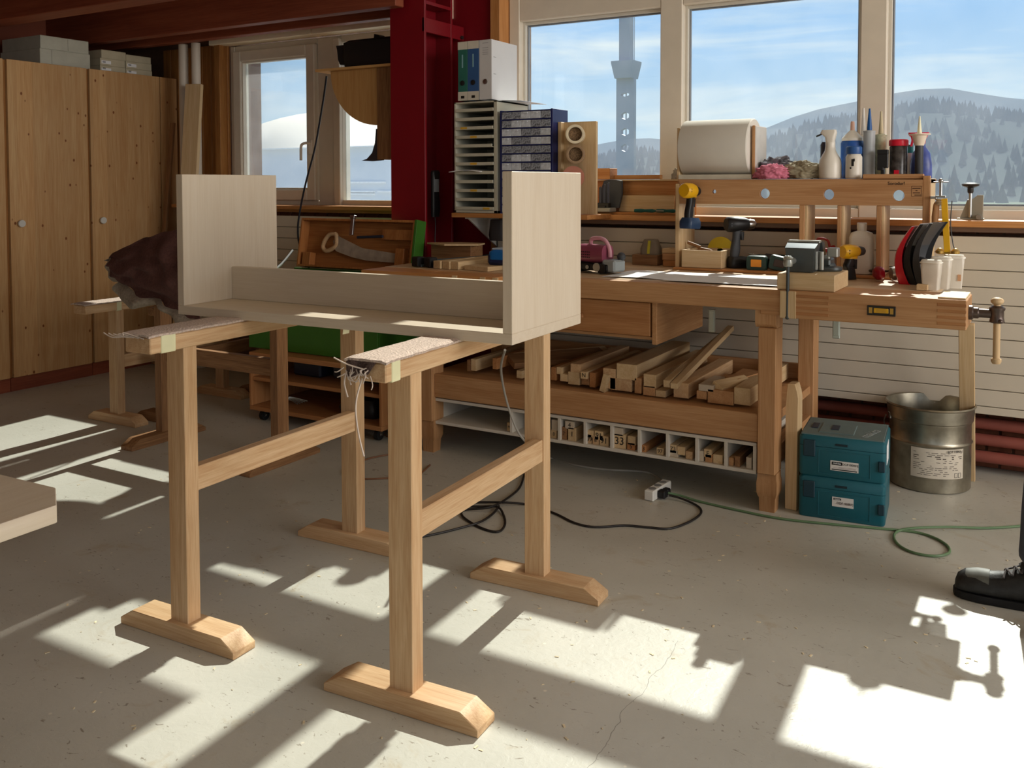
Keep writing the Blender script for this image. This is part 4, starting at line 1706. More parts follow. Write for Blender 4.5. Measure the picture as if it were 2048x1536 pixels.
m.lathe([(.014, -.001), (.017, .002), (.014, .005)], 16, mat=Tm((0, -.014, 0)) @ RX90)
o = m.obj('sanding_disc', pbr('disc_yellow', (216, 188, 42), .5), loc=(-1.405, 4.412, ZT + .085))
tag(o, 'yellow round disc standing behind the light wooden box', 'disc')

# ---- magenta belt sander
t = T('belt_sander', 'magenta belt sander with bow handle at the left of the drawings', 'sander', (-1.80, 3.86, ZT + .001), R(-14))
PUR = pbr('magenta_plastic', (140, 70, 92), .35)
m = M()
m.loft([rr(.085, .085, .03, z=x) for x in (0, .02, .12, .145)], mat=Tm((-.10, 0, .088)) @ RY90)
m.obj('motor_housing', PUR, t)
m = M()
for k in range(5):
    for j in range(3):
        m.box(-.075 + .011 * k, -.070 + .011 * k, -.0445, -.0420, .07 + .012 * j, .075 + .012 * j)
m.obj('vent_slots', BLACK, t)
m = M()
m.tube([(-.055, 0, .128), (-.05, 0, .152), (-.01, 0, .160), (.03, 0, .150), (.055, 0, .115), (.06, 0, .075)], .0095, 10)
m.obj('bow_handle', pbr('handle_rose', (206, 150, 164), .35), t)
m = M()
m.box(-.12, .08, -.045, .045, .012, .045, .006)
for x in (-.10, .045):
    m.cyl((x, -.05, .025), (x, .05, .025), .024, n=20)
m.obj('base_frame', BLACK, t)
m = M()
m.box(.04, .115, -.04, .045, .010, .065, .008)
m.obj('front_cover', pbr('sander_grey', (150, 158, 160), .4), t)
m = M()
m.cyl((.02, -.052, .03), (.02, -.049, .03), .020, n=20)
m.cyl((-.035, -.052, .028), (-.035, -.049, .028), .009, n=16)
m.obj('roller_caps', VL, t)
m = M()
m.sph((.10, .03, .078), .020, 12)
m.cyl((.10, .03, .05), (.10, .03, .07), .008)
m.obj('front_knob', DGREY, t)

# ---- clutter behind, between sander and rack
m = M()
m.box(-.068, .068, -.05, .05, 0, .052, .002)
tag(m.obj('wood_block', wood('old', 'x'), loc=(-1.775, 4.385, ZT + .001)), 'brownish wooden block at the back of the bench left of the rack', 'block', 'blocks left of the rack')
m = M()
m.box(-.036, .036, -.05, .05, 0, .030, .002)
tag(m.obj('wood_block', wood('trim', 'x'), loc=(-1.636, 4.37, ZT + .001)), 'reddish wooden block directly beside the rack side, lowest of three', 'block', 'blocks left of the rack')
m = M()
m.box(-.036, .034, -.05, .05, 0, .034, .002)
tag(m.obj('wood_block', wood('bench', 'x'), loc=(-1.640, 4.372, ZT + .032)), 'wooden block beside the rack side, in the middle of three', 'block', 'blocks left of the rack')
m = M()
m.box(-.036, .034, -.05, .05, 0, .022, .002)
tag(m.obj('wood_block', wood('light', 'x'), loc=(-1.642, 4.375, ZT + .067)), 'light wooden block beside the rack side, on top of three', 'block', 'blocks left of the rack')
t = T('sandpaper_block', 'grey cloth pad with a yellow stripe lying tilted on a wooden block', 'pad', (-1.76, 4.385, ZT + .0535))
m = M()
m.loft([rr(.10, .07, .02, z=0), rr(.10, .07, .02, z=.03), rr(.07, .05, .02, z=.075)])
m.obj('pad', pbr('pad_grey', (136, 124, 108), .9), t)
m = M()
m.prism([(-.008, .004), (.006, .004), (.010, .07), (-.002, .07)], 'y', -.037, -.024)
m.obj('stripe', pbr('stripe_yellow', (206, 196, 60), .7), t)

# ---- canister, jar and clamp in the rack
t = T('canister', 'translucent white canister standing between the rack posts', 'bottle', (-.728, 4.27, ZT + .0145))
m = M()
m.loft([rr(.098, .06, .016, z=0), rr(.102, .064, .018, z=.01), rr(.102, .064, .018, z=.16), rr(.085, .05, .018, z=.180), rr(.04, .036, .017, z=.188), rr(.04, .036, .0175, z=.198)])
m.obj('body', BOTW, t)
m = M()
m.lathe([(.021, .198), (.021, .222), (.018, .224), (0, .224)], 20)
m.obj('cap', BOTW, t)
t = T('glass_jar', 'small clear jar behind the metal vise', 'jar', (-.873, 4.30, ZT + .0145))
m = M()
m.lathe([(.03, 0), (.036, .006), (.036, .07), (.028, .082), (.028, .09)], 20)
m.obj('body', pbr('jar_clear', (206, 190, 184), .15, alpha=.6), t)
m = M()
m.lathe([(.031, .088), (.031, .104), (0, .105)], 20)
m.obj('lid', pbr('lid_red', (170, 40, 40), .4), t)
m = M()
m.tube([(-.03, 0, 0), (-.03, 0, .12), (-.01, 0, .14), (.02, 0, .13), (.03, 0, .10), (.05, 0, .10), (.05, 0, 0)], .006, 8)
tag(m.obj('wire_bracket', pbr('red_wire', (170, 60, 56), .4), loc=(-.905, 4.335, ZT + .0205)), 'bent red wire bracket behind the metal vise', 'bracket')

# ---- ear defenders
t = T('ear_defenders', 'red and silver ear defenders lying on the bench beside the dustpans', 'earmuffs', (-.60, 4.115, ZT + .0265), R(25))
for s_, mt in ((-1, pbr('muff_red', (150, 20, 40), .35)), (1, STEEL)):
    m = M()
    m.lathe([(0, -.022), (.026, -.020), (.032, -.008), (.032, .004), (.028, .010), (.018, .018), (0, .019)], 20, mat=Tm((s_ * .036, 0, .008)) @ Matrix.Rotation(R(90 * s_), 4, 'Y') @ Matrix.Diagonal((.9, 1.15, 1, 1)))
    m.obj('cup', mt, t)
m = M()
m.tube([(-.045, 0, .02), (-.05, .07, .012), (-.02, .13, .004), (.02, .13, .004), (.05, .07, .012), (.045, 0, .02)], .005, 8)
m.obj('headband', BLACK, t)

# ---- dustpans
def dustpan(label, loc, rz, mats, L=.23, wd_=.19, handle=False, bul=.05):
    t_ = T('dustpan', label, 'dustpan', loc, rz, 'dustpans beside the rack')

    def f(u, v):
        y = (u - .5) * wd_ * (.62 + .38 * v)
        x = -bul * math.sin(PI * (v * .85 + .08)) + .055 * v + .022 * (2 * u - 1) ** 2
        return (x, y, L * v)
    for (v0, v1), mt in zip(((0, .62), (.62, 1)) if len(mats) > 1 else ((0, 1),), mats):
        m_ = M()
        m_.grid(lambda u, v: f(u, v0 + (v1 - v0) * v), 12, 10, thick=.003)
        m_.obj('pan' if v0 == 0 else 'lip', mt, t_)
    m_ = M()
    for s_ in (0, 1):
        m_.grid(lambda u, v: (f(s_, v)[0] + .035 * u * (1 - .7 * v), f(s_, v)[1], f(s_, v)[2]), 2, 10, thick=.003)
    m_.grid(lambda u, v: (f(u, 0)[0] + .04 * v, f(u, 0)[1] * .98, .001), 6, 2, thick=.003)
    m_.obj('rim', mats[0], t_)
    if handle:
        m_ = M()
        pts = [(-.0, 0, .095), (.045, -.035, .085), (.085, -.065, .072)]
        m_.tube(pts, lambda k: .015 + .004 * k, 14)
        m_.tube([(.080, -.061, .0735), (.0855, -.0655, .0718)], .0135, 14)
        m_.obj('handle', DGREY, t_)
    return t_


dustpan('red dustpan standing upright, outermost of the three beside the rack post', (-.535, 4.09, ZT + .002), R(-12), (pbr('pan_red', (196, 16, 40), .35), pbr('pan_sunlit', (226, 178, 176), .4)), L=.235)  # pink upper part paints sunlight showing through the red plastic
dustpan('white rimmed black dustpan standing between the red one and the dark grey one', (-.505, 4.095, ZT + .002), R(-12), (BLACK, pbr('pan_white', (206, 206, 210), .4)), L=.245)
dustpan('dark grey dustpan with a hollow tube handle pointing right', (-.470, 4.09, ZT + .002), R(-12), (DGREY, pbr('pan_dark', (74, 70, 68), .45)), L=.25, handle=True)

# ---- translucent tubs
TUB = pbr('tub_clear', (232, 224, 210), .3, alpha=.78)
for k, (x, y, a, lb) in enumerate(((-.405, 3.875, -6, 'translucent tub standing on end, nearest of three beside the vise block end'), (-.375, 3.93, -4, 'translucent tub standing on end, middle of three on the bench corner'), (-.335, 3.985, 6, 'translucent tub standing on end, farthest right of three, small sticker'))):
    t = T('plastic_tub', lb, 'tub', (x, y, ZT + .001 if k < 1 else ZT + .001), R(a), 'translucent tubs on the bench corner')
    m = M()
    h_ = (.115, .125, .13)[k]
    outer = [rr(.055, .05, .006, z=0), rr(.066, .055, .008, z=h_ * .6), rr(.074, .058, .014, z=h_ * .93), rr(.066, .05, .014, z=h_)]
    m.loft(outer)
    m.obj('shell', TUB, t)
    m = M()
    m.loft([rr(.079, .063, .016, z=h_ * .90), rr(.079, .063, .016, z=h_ * .925)])
    m.obj('rim', pbr('tub_rim', (240, 234, 222), .3), t)
m = M()
m.box(.012, .024, -.0300, -.0290, .03, .055)
m.obj('sticker', pbr('tub_sticker', (200, 150, 110), .6), t)
m = M()
m.box(-.02, .02, -.02, .02, 0, .022, .002)
tag(m.obj('bench_stop', wood('light', 'y'), loc=(-.432, 3.845, ZT + .001)), 'little square wooden stop on the bench in front of the tubs', 'block')

# ---- clamp and folding rule hanging from the end panel
t = T('hanging_clamp', 'small screw clamp with wooden handle and rag hanging at the right end of the rack', 'clamp', (-.408, 4.20, 1.27))
m = M()
m.cyl((-.028, 0, .035), (.028, 0, .035), .0022, n=8)
m.cyl((0, 0, -.03), (0, 0, .045), .006, n=12)
m.sph((0, 0, .04), .010, 10)
m.box(-.02, .02, -.012, .012, -.03, -.022, .002)
m.box(-.040, -.015, -.008, .025, -.036, -.024, .002)
m.obj('screw', STEEL, t)
m = M()
m.lathe([(0, -.155), (.011, -.150), (.014, -.11), (.012, -.06), (.008, -.05), (0, -.05)], 14, mat=Tm((-.012, 0, .0)) @ Matrix.Rotation(R(4), 4, 'Y'))
m.obj('wooden_handle', wood('bench', 'z'), t)
m = M()
for k in range(3):
    m.lathe([(.016, -.034 - .009 * k), (.022, -.038 - .009 * k), (.016, -.043 - .009 * k)], 14)
m.obj('string_wrap', pbr('string', (196, 172, 140), .9), t)
t = T('yellow_rule', 'long yellow bar with feet hanging beside the rack end', 'rule', (-.378, 4.185, 1.012))
m = M()
m.box(-.012, .012, -.004, .004, .0, .225, .001, mat=Matrix.Rotation(R(-4), 4, 'Y'))
m.obj('bar', YEL, t)
m = M()
m.tube([(.014, 0, .215), (.010, .0, .12), (.020, 0, .04), (.026, 0, .02)], .0022, 6)
m.obj('wire', DGREY, t)
m = M()
for x in (-.028, .030):
    m.lathe([(.006, -.014), (.016, -.010), (.018, .0), (.010, .010), (.004, .012)], 14, mat=Tm((x, 0, .008)))
m.box(-.03, .03, -.004, .004, -.006, .004, .001)
m.obj('foot', pbr('brass', (196, 160, 90), .3, .7), t)

# ================================================================= ON TOP OF THE RACK
RT = ZT + .43 + .0015
t = T('paper_roll_holder', 'wooden holder with grey side boards holding a big paper roll on the rack', 'holder', (-1.405, 4.33, RT))
for x0, x1, mt in ((-.178, -.164, wood('light', 'z')), (.188, .202, wood('bench', 'z'))):
    m = M()
    m.box(x0, x1, -.06, .13, 0, .248, .002)
    m.obj('side_board', mt, t)
m = M()
m.box(.202, .2035, -.058, .13, .002, .246)
m.obj('facing', pbr('facing_grey', (206, 202, 194), .6), t)
m = M()
m.box(-.164, .188, -.075, -.06, 0, .022, .001)
m.obj('front_strip', pbr('strip_pale', (206, 200, 180), .6), t)
m = M()
m.box(-.164, .188, -.06, .13, 0, .008)
m.obj('base', wood('light', 'x'), t)
m = M()
m.cyl((-.190, .02, .155), (.186, .02, .155), .012, n=12)
m.obj('axle', wood('light', 'x'), t)
m = M()
m.lathe([(.03, 0), (.136, 0), (.138, .004), (.138, .328), (.134, .333), (.034, .333), (.03, .328)], 48, mat=Tm((-.155, .02, .148)) @ RY90)
tag(m.obj('paper_roll', pbr('tissue', (224, 220, 210), .9, var=.02), loc=(-1.405, 4.33, RT)), 'thick roll of white wiping paper in the wooden holder', 'paper')


def rag(name, label, c, rad, mat, seed, sc=(1, 1, .7), fold=.35, group='rags on the rack'):
    m_ = M()
    b_ = bmesh.new()
    bmesh.ops.create_icosphere(b_, subdivisions=5, radius=1)
    for v in b_.verts:
        d = v.co.normalized()
        n_ = noise.noise(d * 2.1 + Vector((seed, 0, 0))) * .5 + abs(noise.noise(d * 4.5 + Vector((0, seed, 0)))) * fold * 1.6 - abs(noise.noise(d * 9 + Vector((seed, seed, 0)))) * fold * .6
        k = 1 + n_ * .6
        p = Vector((d.x * sc[0], d.y * sc[1], d.z * sc[2])) * rad * k
        if p.z < -rad * sc[2] * .55:
            p.z = -rad * sc[2] * .55
        v.co = p
    m_.add(b_, sharp=80)
    o_ = m_.obj(name, mat, loc=(c[0], c[1], c[2] + rad * sc[2] * .55))
    return tag(o_, label, 'rag', group)


rag('rag', 'pink crumpled rag on the front edge of the rack shelf', (-1.125, 4.265, RT), .066, pbr('rag_pink', (206, 120, 142), .9, var=.1), 3.1, (1.15, .6, .62))
rag('rag', 'black and white patterned rag behind the pink one', (-1.12, 4.355, RT + .01), .075, pbr('rag_pattern', (96, 94, 102), .9, var=.9, scale=40), 7.7, (1.2, .7, .75))
rag('rag', 'olive grey crumpled rag between the pink rag and the white spray bottle', (-.995, 4.31, RT), .068, pbr('rag_olive', (150, 140, 116), .9, var=.15), 5.3, (1.35, .8, .7))
rag('rag', 'dark grey rag end just left of the white spray bottle', (-.925, 4.325, RT), .04, pbr('rag_dark', (84, 84, 92), .9, var=.3, scale=30), 9.4, (1.2, .8, .8))
rag('rag', 'whitish rag at the left end of the rack beside the paper roll', (-1.645, 4.52, 1.322), .05, pbr('rag_white', (180, 172, 158), .9, var=.25, scale=30), 2.4, (1.0, .7, .72))


def bottle(name, label, x, y, prof, mat, n=22, sx_=1, sy_=1, extra=(), z=RT, group='bottles on the rack', cat='bottle'):
    t_ = T(name, label, cat, (x, y, z), 0, group)
    m_ = M()
    m_.lathe(prof, n, mat=Matrix.Diagonal((sx_, sy_, 1, 1)))
    m_.obj('body', mat, t_)
    for nm, pf, mt in extra:
        m_ = M()
        m_.lathe(pf, n, mat=Matrix.Diagonal((sx_, sy_, 1, 1)))
        m_.obj(nm, mt, t_)
    return t_


# cream spray bottle
t = bottle('spray_bottle', 'cream spray bottle with long neck and trigger head at the left of the bottles', -.870, 4.29, [(.045, 0), (.049, .004), (.049, .06), (.046, .085), (.024, .125), (.021, .145), (.021, .165)], BOTW)
m = M()
m.loft([rr(.036, .04, .010, z=.162), rr(.044, .042, .012, z=.185), rr(.07, .036, .010, z=.205, cx=-.008), rr(.06, .03, .008, z=.218, cx=-.006)])
m.obj('spray_head', BOTW, t)
m = M()
m.tube([(-.028, 0, .205), (-.05, 0, .195), (-.062, 0, .190)], .004, 6)
m.obj('nozzle', DGREY, t)
bottle('black_can', 'black printed can half hidden behind the cream spray bottle', -.905, 4.37, [(.024, 0), (.025, .004), (.025, .155), (.018, .168), (0, .17)], pbr('can_black', (40, 38, 48), .4, var=.6, scale=60))
t = bottle('blue_can', 'blue printed can with a white funnel cap', -.793, 4.38, [(.048, 0), (.05, .004), (.05, .16), (.045, .17), (0, .172)], pbr('can_blue', (34, 84, 160), .4, var=.25, scale=30),
           extra=(('cap', [(.046, .17), (.046, .182), (.03, .2), (.014, .215), (.010, .218), (0, .218)], BOTW), ('spout', [(.010, .216), (.009, .25), (.007, .258), (0, .258)], pbr('spout_pink', (214, 170, 150), .4))))
m = M()
m.tube([(.046, 0, .155), (.062, 0, .14), (.062, 0, .09), (.047, 0, .07)], .005, 8)
m.obj('handle', pbr('can_handle', (40, 110, 180), .4), t)
t = bottle('small_bottle', 'small white bottle with blue lid in front of the blue can', -.768, 4.285, [(.032, 0), (.035, .004), (.035, .095), (.03, .105), (.028, .11)], BOTW,
           extra=(('lid', [(.033, .108), (.034, .112), (.034, .138), (.028, .143), (0, .143)], pbr('lid_blue', (40, 86, 150), .4)),))
m = M()
for k, (a0, z0_, w_, h_) in enumerate(((-.004, .055, .010, .03), (.004, .075, .006, .012), (-.010, .042, .006, .008))):
    m.box(a0, a0 + w_, -.0362, -.034, z0_, z0_ + h_)
m.obj('print', INK, t)


def cartridge(label, x, y, hb, nz_, nm, mat, r_=.025, sc_=None):
    t_ = bottle('sealant_cartridge', label, x, y, [(r_, 0), (r_, hb), (r_ * 1.05, hb + .001), (r_ * 1.05, hb + .006), (r_ * .4, hb + .010), (0, hb + .010)], mat, group='sealant cartridges', cat='cartridge')
    m_ = M()
    m_.lathe([(.011, hb + .008), (.011, hb + .02), (.004, hb + nz_), (0, hb + nz_)], 12)
    m_.obj('nozzle', nm, t_)
    return t_


cartridge('white sealant cartridge with a white nozzle behind the blue can', -.755, 4.43, .19, .13, pbr('nozzle_white', (214, 212, 206), .4), BOTW)
cartridge('grey sealant cartridge with a blue nozzle', -.715, 4.345, .205, .105, pbr('nozzle_blue', (24, 84, 150), .4), pbr('cartridge_grey', (170, 176, 180), .4))
cartridge('printed green and white sealant cartridge with a cream nozzle', -.675, 4.40, .19, .11, pbr('nozzle_cream', (196, 186, 150), .5), pbr('cartridge_print', (186, 190, 160), .5, var=.3, scale=50))
m = M()
m.box(-.022, .022, -.012, .012, .045, .125, .003)
m.box(-.022, .004, -.012, .012, .035, .05, .002)
m.box(-.008, .008, -.008, .008, 0, .045, .002)
m.box(-.022, .022, -.014, .012, .105, .125, .002)
tag(m.obj('black_scraper', BLACK, loc=(-.650, 4.30, RT + .0005)), 'small black plastic tool upright between cartridge and red lidded jar', 'tool')
t = bottle('screw_jar', 'dark jar with red lid', -.592, 4.335, [(.034, 0), (.037, .004), (.037, .135), (.034, .14)], pbr('jar_dark', (66, 62, 60), .25, var=.7, scale=35), z=RT + .0015,
           extra=(('lid', [(.039, .14), (.040, .144), (.040, .163), (.036, .168), (0, .168)], pbr('lid_bright_red', (214, 20, 50), .35)),), cat='jar')
m = M()
m.box(-.012, .008, -.040, -.036, .01, .035)
m.obj('red_mark', _mats['lid_bright_red'], t)
t = bottle('spray_cleaner', 'blue and white spray cleaner with red trigger', -.505, 4.375, [(.042, 0), (.045, .004), (.044, .06), (.036, .11), (.018, .135), (.015, .15)], pbr('cleaner_blue', (70, 84, 150), .35, var=.35, scale=24), sy_=.7)
m = M()
m.loft([rr(.03, .026, .008, z=.15), rr(.034, .026, .008, z=.17), rr(.075, .024, .008, z=.185, cx=-.012), rr(.085, .022, .008, z=.20, cx=-.012)])
m.obj('trigger_head', pbr('trigger_red', (190, 30, 66), .4), t)
m = M()
m.tube([(-.04, 0, .185), (-.036, 0, .165), (-.042, 0, .14)], .005, 8)
m.obj('trigger', _mats['trigger_red'], t)
bottle('teal_bottle', 'small bottle with teal cap between the jar and the spray cleaner', -.556, 4.41, [(.018, 0), (.02, .003), (.02, .10), (.012, .115)], BOTW, extra=(('cap', [(.015, .113), (.015, .15), (0, .152)], pbr('cap_teal', (30, 130, 120), .4)),))
t = bottle('dark_tube', 'slim dark bottle with cream disc top and tall cream nozzle', -.505, 4.30, [(.016, 0), (.017, .003), (.017, .14)], DGREY,
           extra=(('neck', [(.019, .14), (.024, .16), (.03, .182), (.045, .186), (.045, .19), (.012, .192)], pbr('cream_plastic', (222, 206, 186), .4)), ('nozzle', [(.010, .19), (.003, .265), (0, .265)], pbr('nozzle_ivory', (226, 222, 190), .4))))
"" 
# ================================================================= SILL, SHELF AND COLUMN
# wooden box ledge on the sill between the drawer cabinet and the rack
t = T('sill_ledge', 'wooden ledge box on the window sill left of the tool rack', 'shelf', (-1.85, 4.60, 1.1365))
m = M()
m.box(-.37, .24, .02, .036, 0, .178, .002)
m.obj('back_board', wood('trim', 'x'), t)
m = M()
m.box(-.37, .24, -.02, .10, .178, .186, .001)
m.obj('top_board', wood('light', 'x'), t)
m = M()
m.box(-.37, .23, -.10, .02, 0, .012, .001)
m.obj('base_board', wood('trim', 'x'), t)
m = M()
m.box(-.13, .13, -.02, .02, 0, .022, .001)
tag(m.obj('wood_strip', wood('trim', 'x'), loc=(-1.93, 4.62, 1.324)), 'thin wooden strip lying on the sill ledge', 'wood')
m = M()
m.box(-.155, .155, -.005, .005, 0, .088, .001)
o = m.obj('thin_board', wood('light', 'x'), loc=(-1.865, 4.575, 1.150))
o.rotation_euler = (R(-8), 0, 0)
tag(o, 'thin light board leaning against the sill ledge', 'board')
# drill bit set
t = T('drill_bit_set', 'open black case of drill bits with lid up on the sill', 'drill bits', (-2.09, 4.475, 1.1505))
m = M()
m.box(-.075, .075, -.03, .05, 0, .022, .003)
m.obj('grey_base', pbr('case_grey', (150, 150, 144), .5), t)
m = M()
m.box(-.07, .06, -.02, .02, .022, .048, .002)
m.box(-.085, .045, -.028, -.012, .018, .034, .002)
m.obj('tray', BLACK, t)
m = M()
m.loft([rr(.12, .022, .008, z=.02, cx=.03, cy=.06), rr(.135, .024, .010, z=.10, cx=.035, cy=.075), rr(.11, .02, .01, z=.165, cx=.04, cy=.09), rr(.05, .02, .009, z=.17, cx=.04, cy=.092)])
m.obj('lid', DGREY, t)
rq = random.Random(2)
for k in range(11):
    x = -.062 + .0118 * k
    h_ = .05 + .055 * (k / 10) + rq.uniform(-.01, .01)
    m = M()
    m.cyl((x, -.005 + .012 * (k % 2), .045), (x, -.005 + .012 * (k % 2), .045 + h_), .0022 + .0002 * k, n=8)
    m.sph((x, -.005 + .012 * (k % 2), .045 + h_), .0042, 8)
    m.obj('drill_bit', DSTEEL, t)
# green handled files
for k, (x0, x1, y) in enumerate(((-1.885, -1.765, 4.40), (-1.78, -1.65, 4.42))):
    t = T('green_chisel', ('green handled tool lying on the sill, left of two', 'green handled tool lying on the sill, right of two by the rack')[k], 'tool', ((x0 + x1) / 2, y + .06, 1.160), R(4 - 10 * k), 'green handled tools')
    m = M()
    m.lathe([(0, -.06), (.009, -.056), (.0105, -.02), (.008, .0), (.010, .04), (.006, .058), (0, .06)], 14, mat=RY90)
    m.obj('handle', pbr('handle_green', (18, 84, 76), .4), t)
    m = M()
    m.cyl((.058, 0, 0), (.10, 0, 0), .003, n=8)
    m.obj('blade', STEEL, t)
# wall shelf with trays, binders, drawer cabinet
t = T('wall_shelf', 'wooden wall shelf on a white bracket carrying trays and drawer cabinet', 'shelf', (-2.42, 4.38, 1.118))
m = M()
m.box(-.425, .40, -.195, .10, 0, .024, .002)
m.obj('board', wood('trim', 'x'), t)
m = M()
m.prism([(-.17, 0), (.18, 0), (.18, -.20)], 'x', -.345, -.335)
m.box(-.352, -.328, -.17, .18, -.008, 0)
m.prism([(.17, 0), (.18, 0), (.18, -.24), (.172, -.24)], 'x', -.352, -.328)
m.obj('bracket', WHITE, t)
TRAYM = pbr('tray_grey', (186, 182, 164), .5, var=.04)
t = T('letter_tray_tower', 'tall grey letter tray tower of open drawers beside the red column', 'tray tower', (-2.70, 4.205, 1.1435))
HT = .600
m = M()
for x0, x1 in ((-.137, -.126), (.116, .137)):
    m.box(x0, x1, 0, .33, 0, HT, .001)
m.box(-.126, .116, .322, .33, 0, HT)
m.box(-.137, .137, 0, .33, HT - .008, HT, .001)
m.box(-.137, .137, 0, .33, 0, .014, .001)
m.obj('housing', TRAYM, t)
TY = pbr('tray_label_yellow', (206, 160, 50), .6)
nz_ = 12
pit_ = (HT - .022) / nz_
rq = random.Random(5)
for k in range(nz_):
    z = .014 + k * pit_
    pull = -.014 if k in (7,) else -.004 if k in (3, 9) else 0
    m = M()
    m.box(-.125, .115, pull - .003, .31, z + .002, z + .005)
    m.box(-.125, .115, pull - .005, pull + .001, z + .002, z + .019, .001)
    tr_ = m.obj('tray', TRAYM, t)
    m = M()
    m.box(-.115, .105, .01, .30, z + .006, z + .010 + .010 * rq.random())
    m.obj('paper_stack', (PAPER if k in (1, 4, 11) else pbr('paper_dark', (90, 86, 80), .8)), tr_)
    if k in (0, 2, 5, 8, 9):
        x = .05 if k == 0 else -.09 + .03 * (k % 3)
        m = M()
        m.box(x, x + .042, pull - .006, pull - .004, z + .005, z + .016)
        m.obj('yellow_label', TY, tr_)
m = M()
m.grid(lambda u, v: (-.155 + .20 * u, -.03 + .2 * v, .014 + 4.45 * pit_ + .010 * math.sin(u * 3) - .006 * (1 - v)), 12, 6, thick=.003)
tag(m.obj('loose_papers', PAPER, loc=(-2.70, 4.205, 1.1435)), 'bent white papers sticking out of the letter tray tower', 'paper')


def binder(label, x0, x1, c_, top_, low_, h_=.318, d_=.27, y=4.215, lbl=False):
    t_ = T('binder', label, 'binder', ((x0 + x1) / 2, y, 1.7448), 0, 'ring binders on the letter trays')
    w_ = x1 - x0 - .001
    m_ = M()
    m_.box(-w_ / 2, w_ / 2, 0, .003, 0, h_, .0008)
    m_.box(-w_ / 2, -w_ / 2 + .003, .003, d_, 0, h_)
    m_.box(w_ / 2 - .003, w_ / 2, .003, d_, 0, h_)
    m_.obj('cover', c_, t_)
    m_ = M()
    m_.box(-w_ / 2 + .003, w_ / 2 - .003, .02, d_ - .006, .004, h_ - .006)
    m_.obj('pages', PAPER, t_)
    if top_:
        m_ = M()
        m_.box(-w_ / 2 - .0003, w_ / 2 + .0003, -.0006, .001, h_ - .042, h_)
        m_.box(-w_ / 2 - .0003, w_ / 2 + .0003, -.0006, .001, 0, .048)
        l_ = m_.obj('spine_label', pbr('spine_cream', (206, 200, 186), .6), t_)
        m_ = M()
        m_.box(-.011, .011, -.001, -.0004, .012, .026)
        m_.obj('label_holder', INK, l_)
        m_ = M()
        m_.box(-.005, .003, -.0008, .0005, h_ - .14, h_ - .07)
        m_.obj('spine_print', pbr('spine_print', (130, 170, 180), .6), t_)
    else:
        m_ = M()
        for z in (.30, .275, .262, .25, .24):
            m_.box(-.018, .018, -.0006, 0, z, z + .0018)
        m_.obj('print', pbr('grey_print', (120, 120, 124), .6), t_)
    m_ = M()
    m_.lathe([(.010, 0), (.014, .001), (.014, .003), (.010, .004)], 18, mat=Tm((0, -.0005, .095)) @ RX90)
    m_.lathe([(0, 0), (.010, 0), (.010, .001), (0, .001)], 18, mat=Tm((0, -.0005, .095)) @ RX90, mi=1)
    m_.obj('finger_hole', [STEEL if not top_ else INK, INK], t_)
    m_ = M()
    for z in (.135, .225):
        m_.box(w_ / 2, w_ / 2 + .001, .02, .045, z, z + .003)
    m_.obj('rivet_slot', MGREY, t_)
    return t_


binder('slim green binder beside the red column', -2.818, -2.757, pbr('binder_green', (44, 104, 92), .5), True, True)
binder('blue binder between the green one and the white one', -2.755, -2.683, pbr('binder_blue', (52, 88, 138), .5), True, True)
binder('wide white binder at the right end of the ring binders', -2.681, -2.602, pbr('binder_white', (206, 204, 204), .45, var=.02), False, False)
m = M()
m.grid(lambda u, v: (.0 + .22 * u, .02 + .28 * v, .004 * math.sin(u * 4)), 8, 4, thick=.002)
tag(m.obj('white_folder', PAPER, loc=(-2.665, 4.24, 1.7385 + .0075)), 'white folder lying under the white binder, corner sticking out to the right', 'paper')
bpy.data.objects['white_folder'].location.z = 1.7445
for o in COL.objects:
    if o.name.startswith('binder') and o.parent is None:
        o.location.z = 1.7525

t = T('drawer_cabinet', 'blue steel cabinet of small clear drawers on the wall shelf', 'cabinet', (-2.384, 4.20, 1.1435))
WC, HC_, DC = .316, .543, .17
m = M()
m.box(-WC / 2, -WC / 2 + .012, 0, DC, 0, HC_, .001)
m.box(WC / 2 - .012, WC / 2, 0, DC, 0, HC_, .001)
m.box(-WC / 2 + .012, WC / 2 - .012, DC - .004, DC, 0, HC_)
rows = 12
for k in range(rows + 1):
    z = k * (HC_ - .008) / rows
    m.box(-WC / 2 + .012, WC / 2 - .012, .001, DC - .004, z, z + .005)
m.obj('housing', NAVY, t)
cw = (WC - .024) / 5
ch = (HC_ - .008) / rows - .005
dm = M()
dm.box(-cw / 2 + .001, cw / 2 - .001, -.003, .001, .001, ch - .002, .001)
dm.box(-cw / 2 + .002, cw / 2 - .002, .001, .14, .001, ch * .75)
dm.box(-.012, .012, -.008, -.003, ch - .012, ch - .006, .001)
dms = [dm.obj('drawer', CLEAR, t)]
lm = M()
lm.box(-.018, .018, -.004, -.003, ch * .42, ch * .70)
DARKC = pbr('drawer_content', (136, 140, 148), .35, var=.9, scale=110)
lb0 = None
for k in range(rows):
    for j in range(5):
        o = dms[0] if (k, j) == (0, 0) else dms[0].copy()
        if (k, j) != (0, 0):
            COL.objects.link(o)
        o.location = (-WC / 2 + .012 + cw * (j + .5), 0, .005 + k * (HC_ - .008) / rows)
        if (k * 3 + j) % 4 in (1, 2) or k == 7:
            o.material_slots[0].link = 'OBJECT'
            o.material_slots[0].material = DARKC
        else:
            o.material_slots[0].link = 'OBJECT'
            o.material_slots[0].material = CLEAR

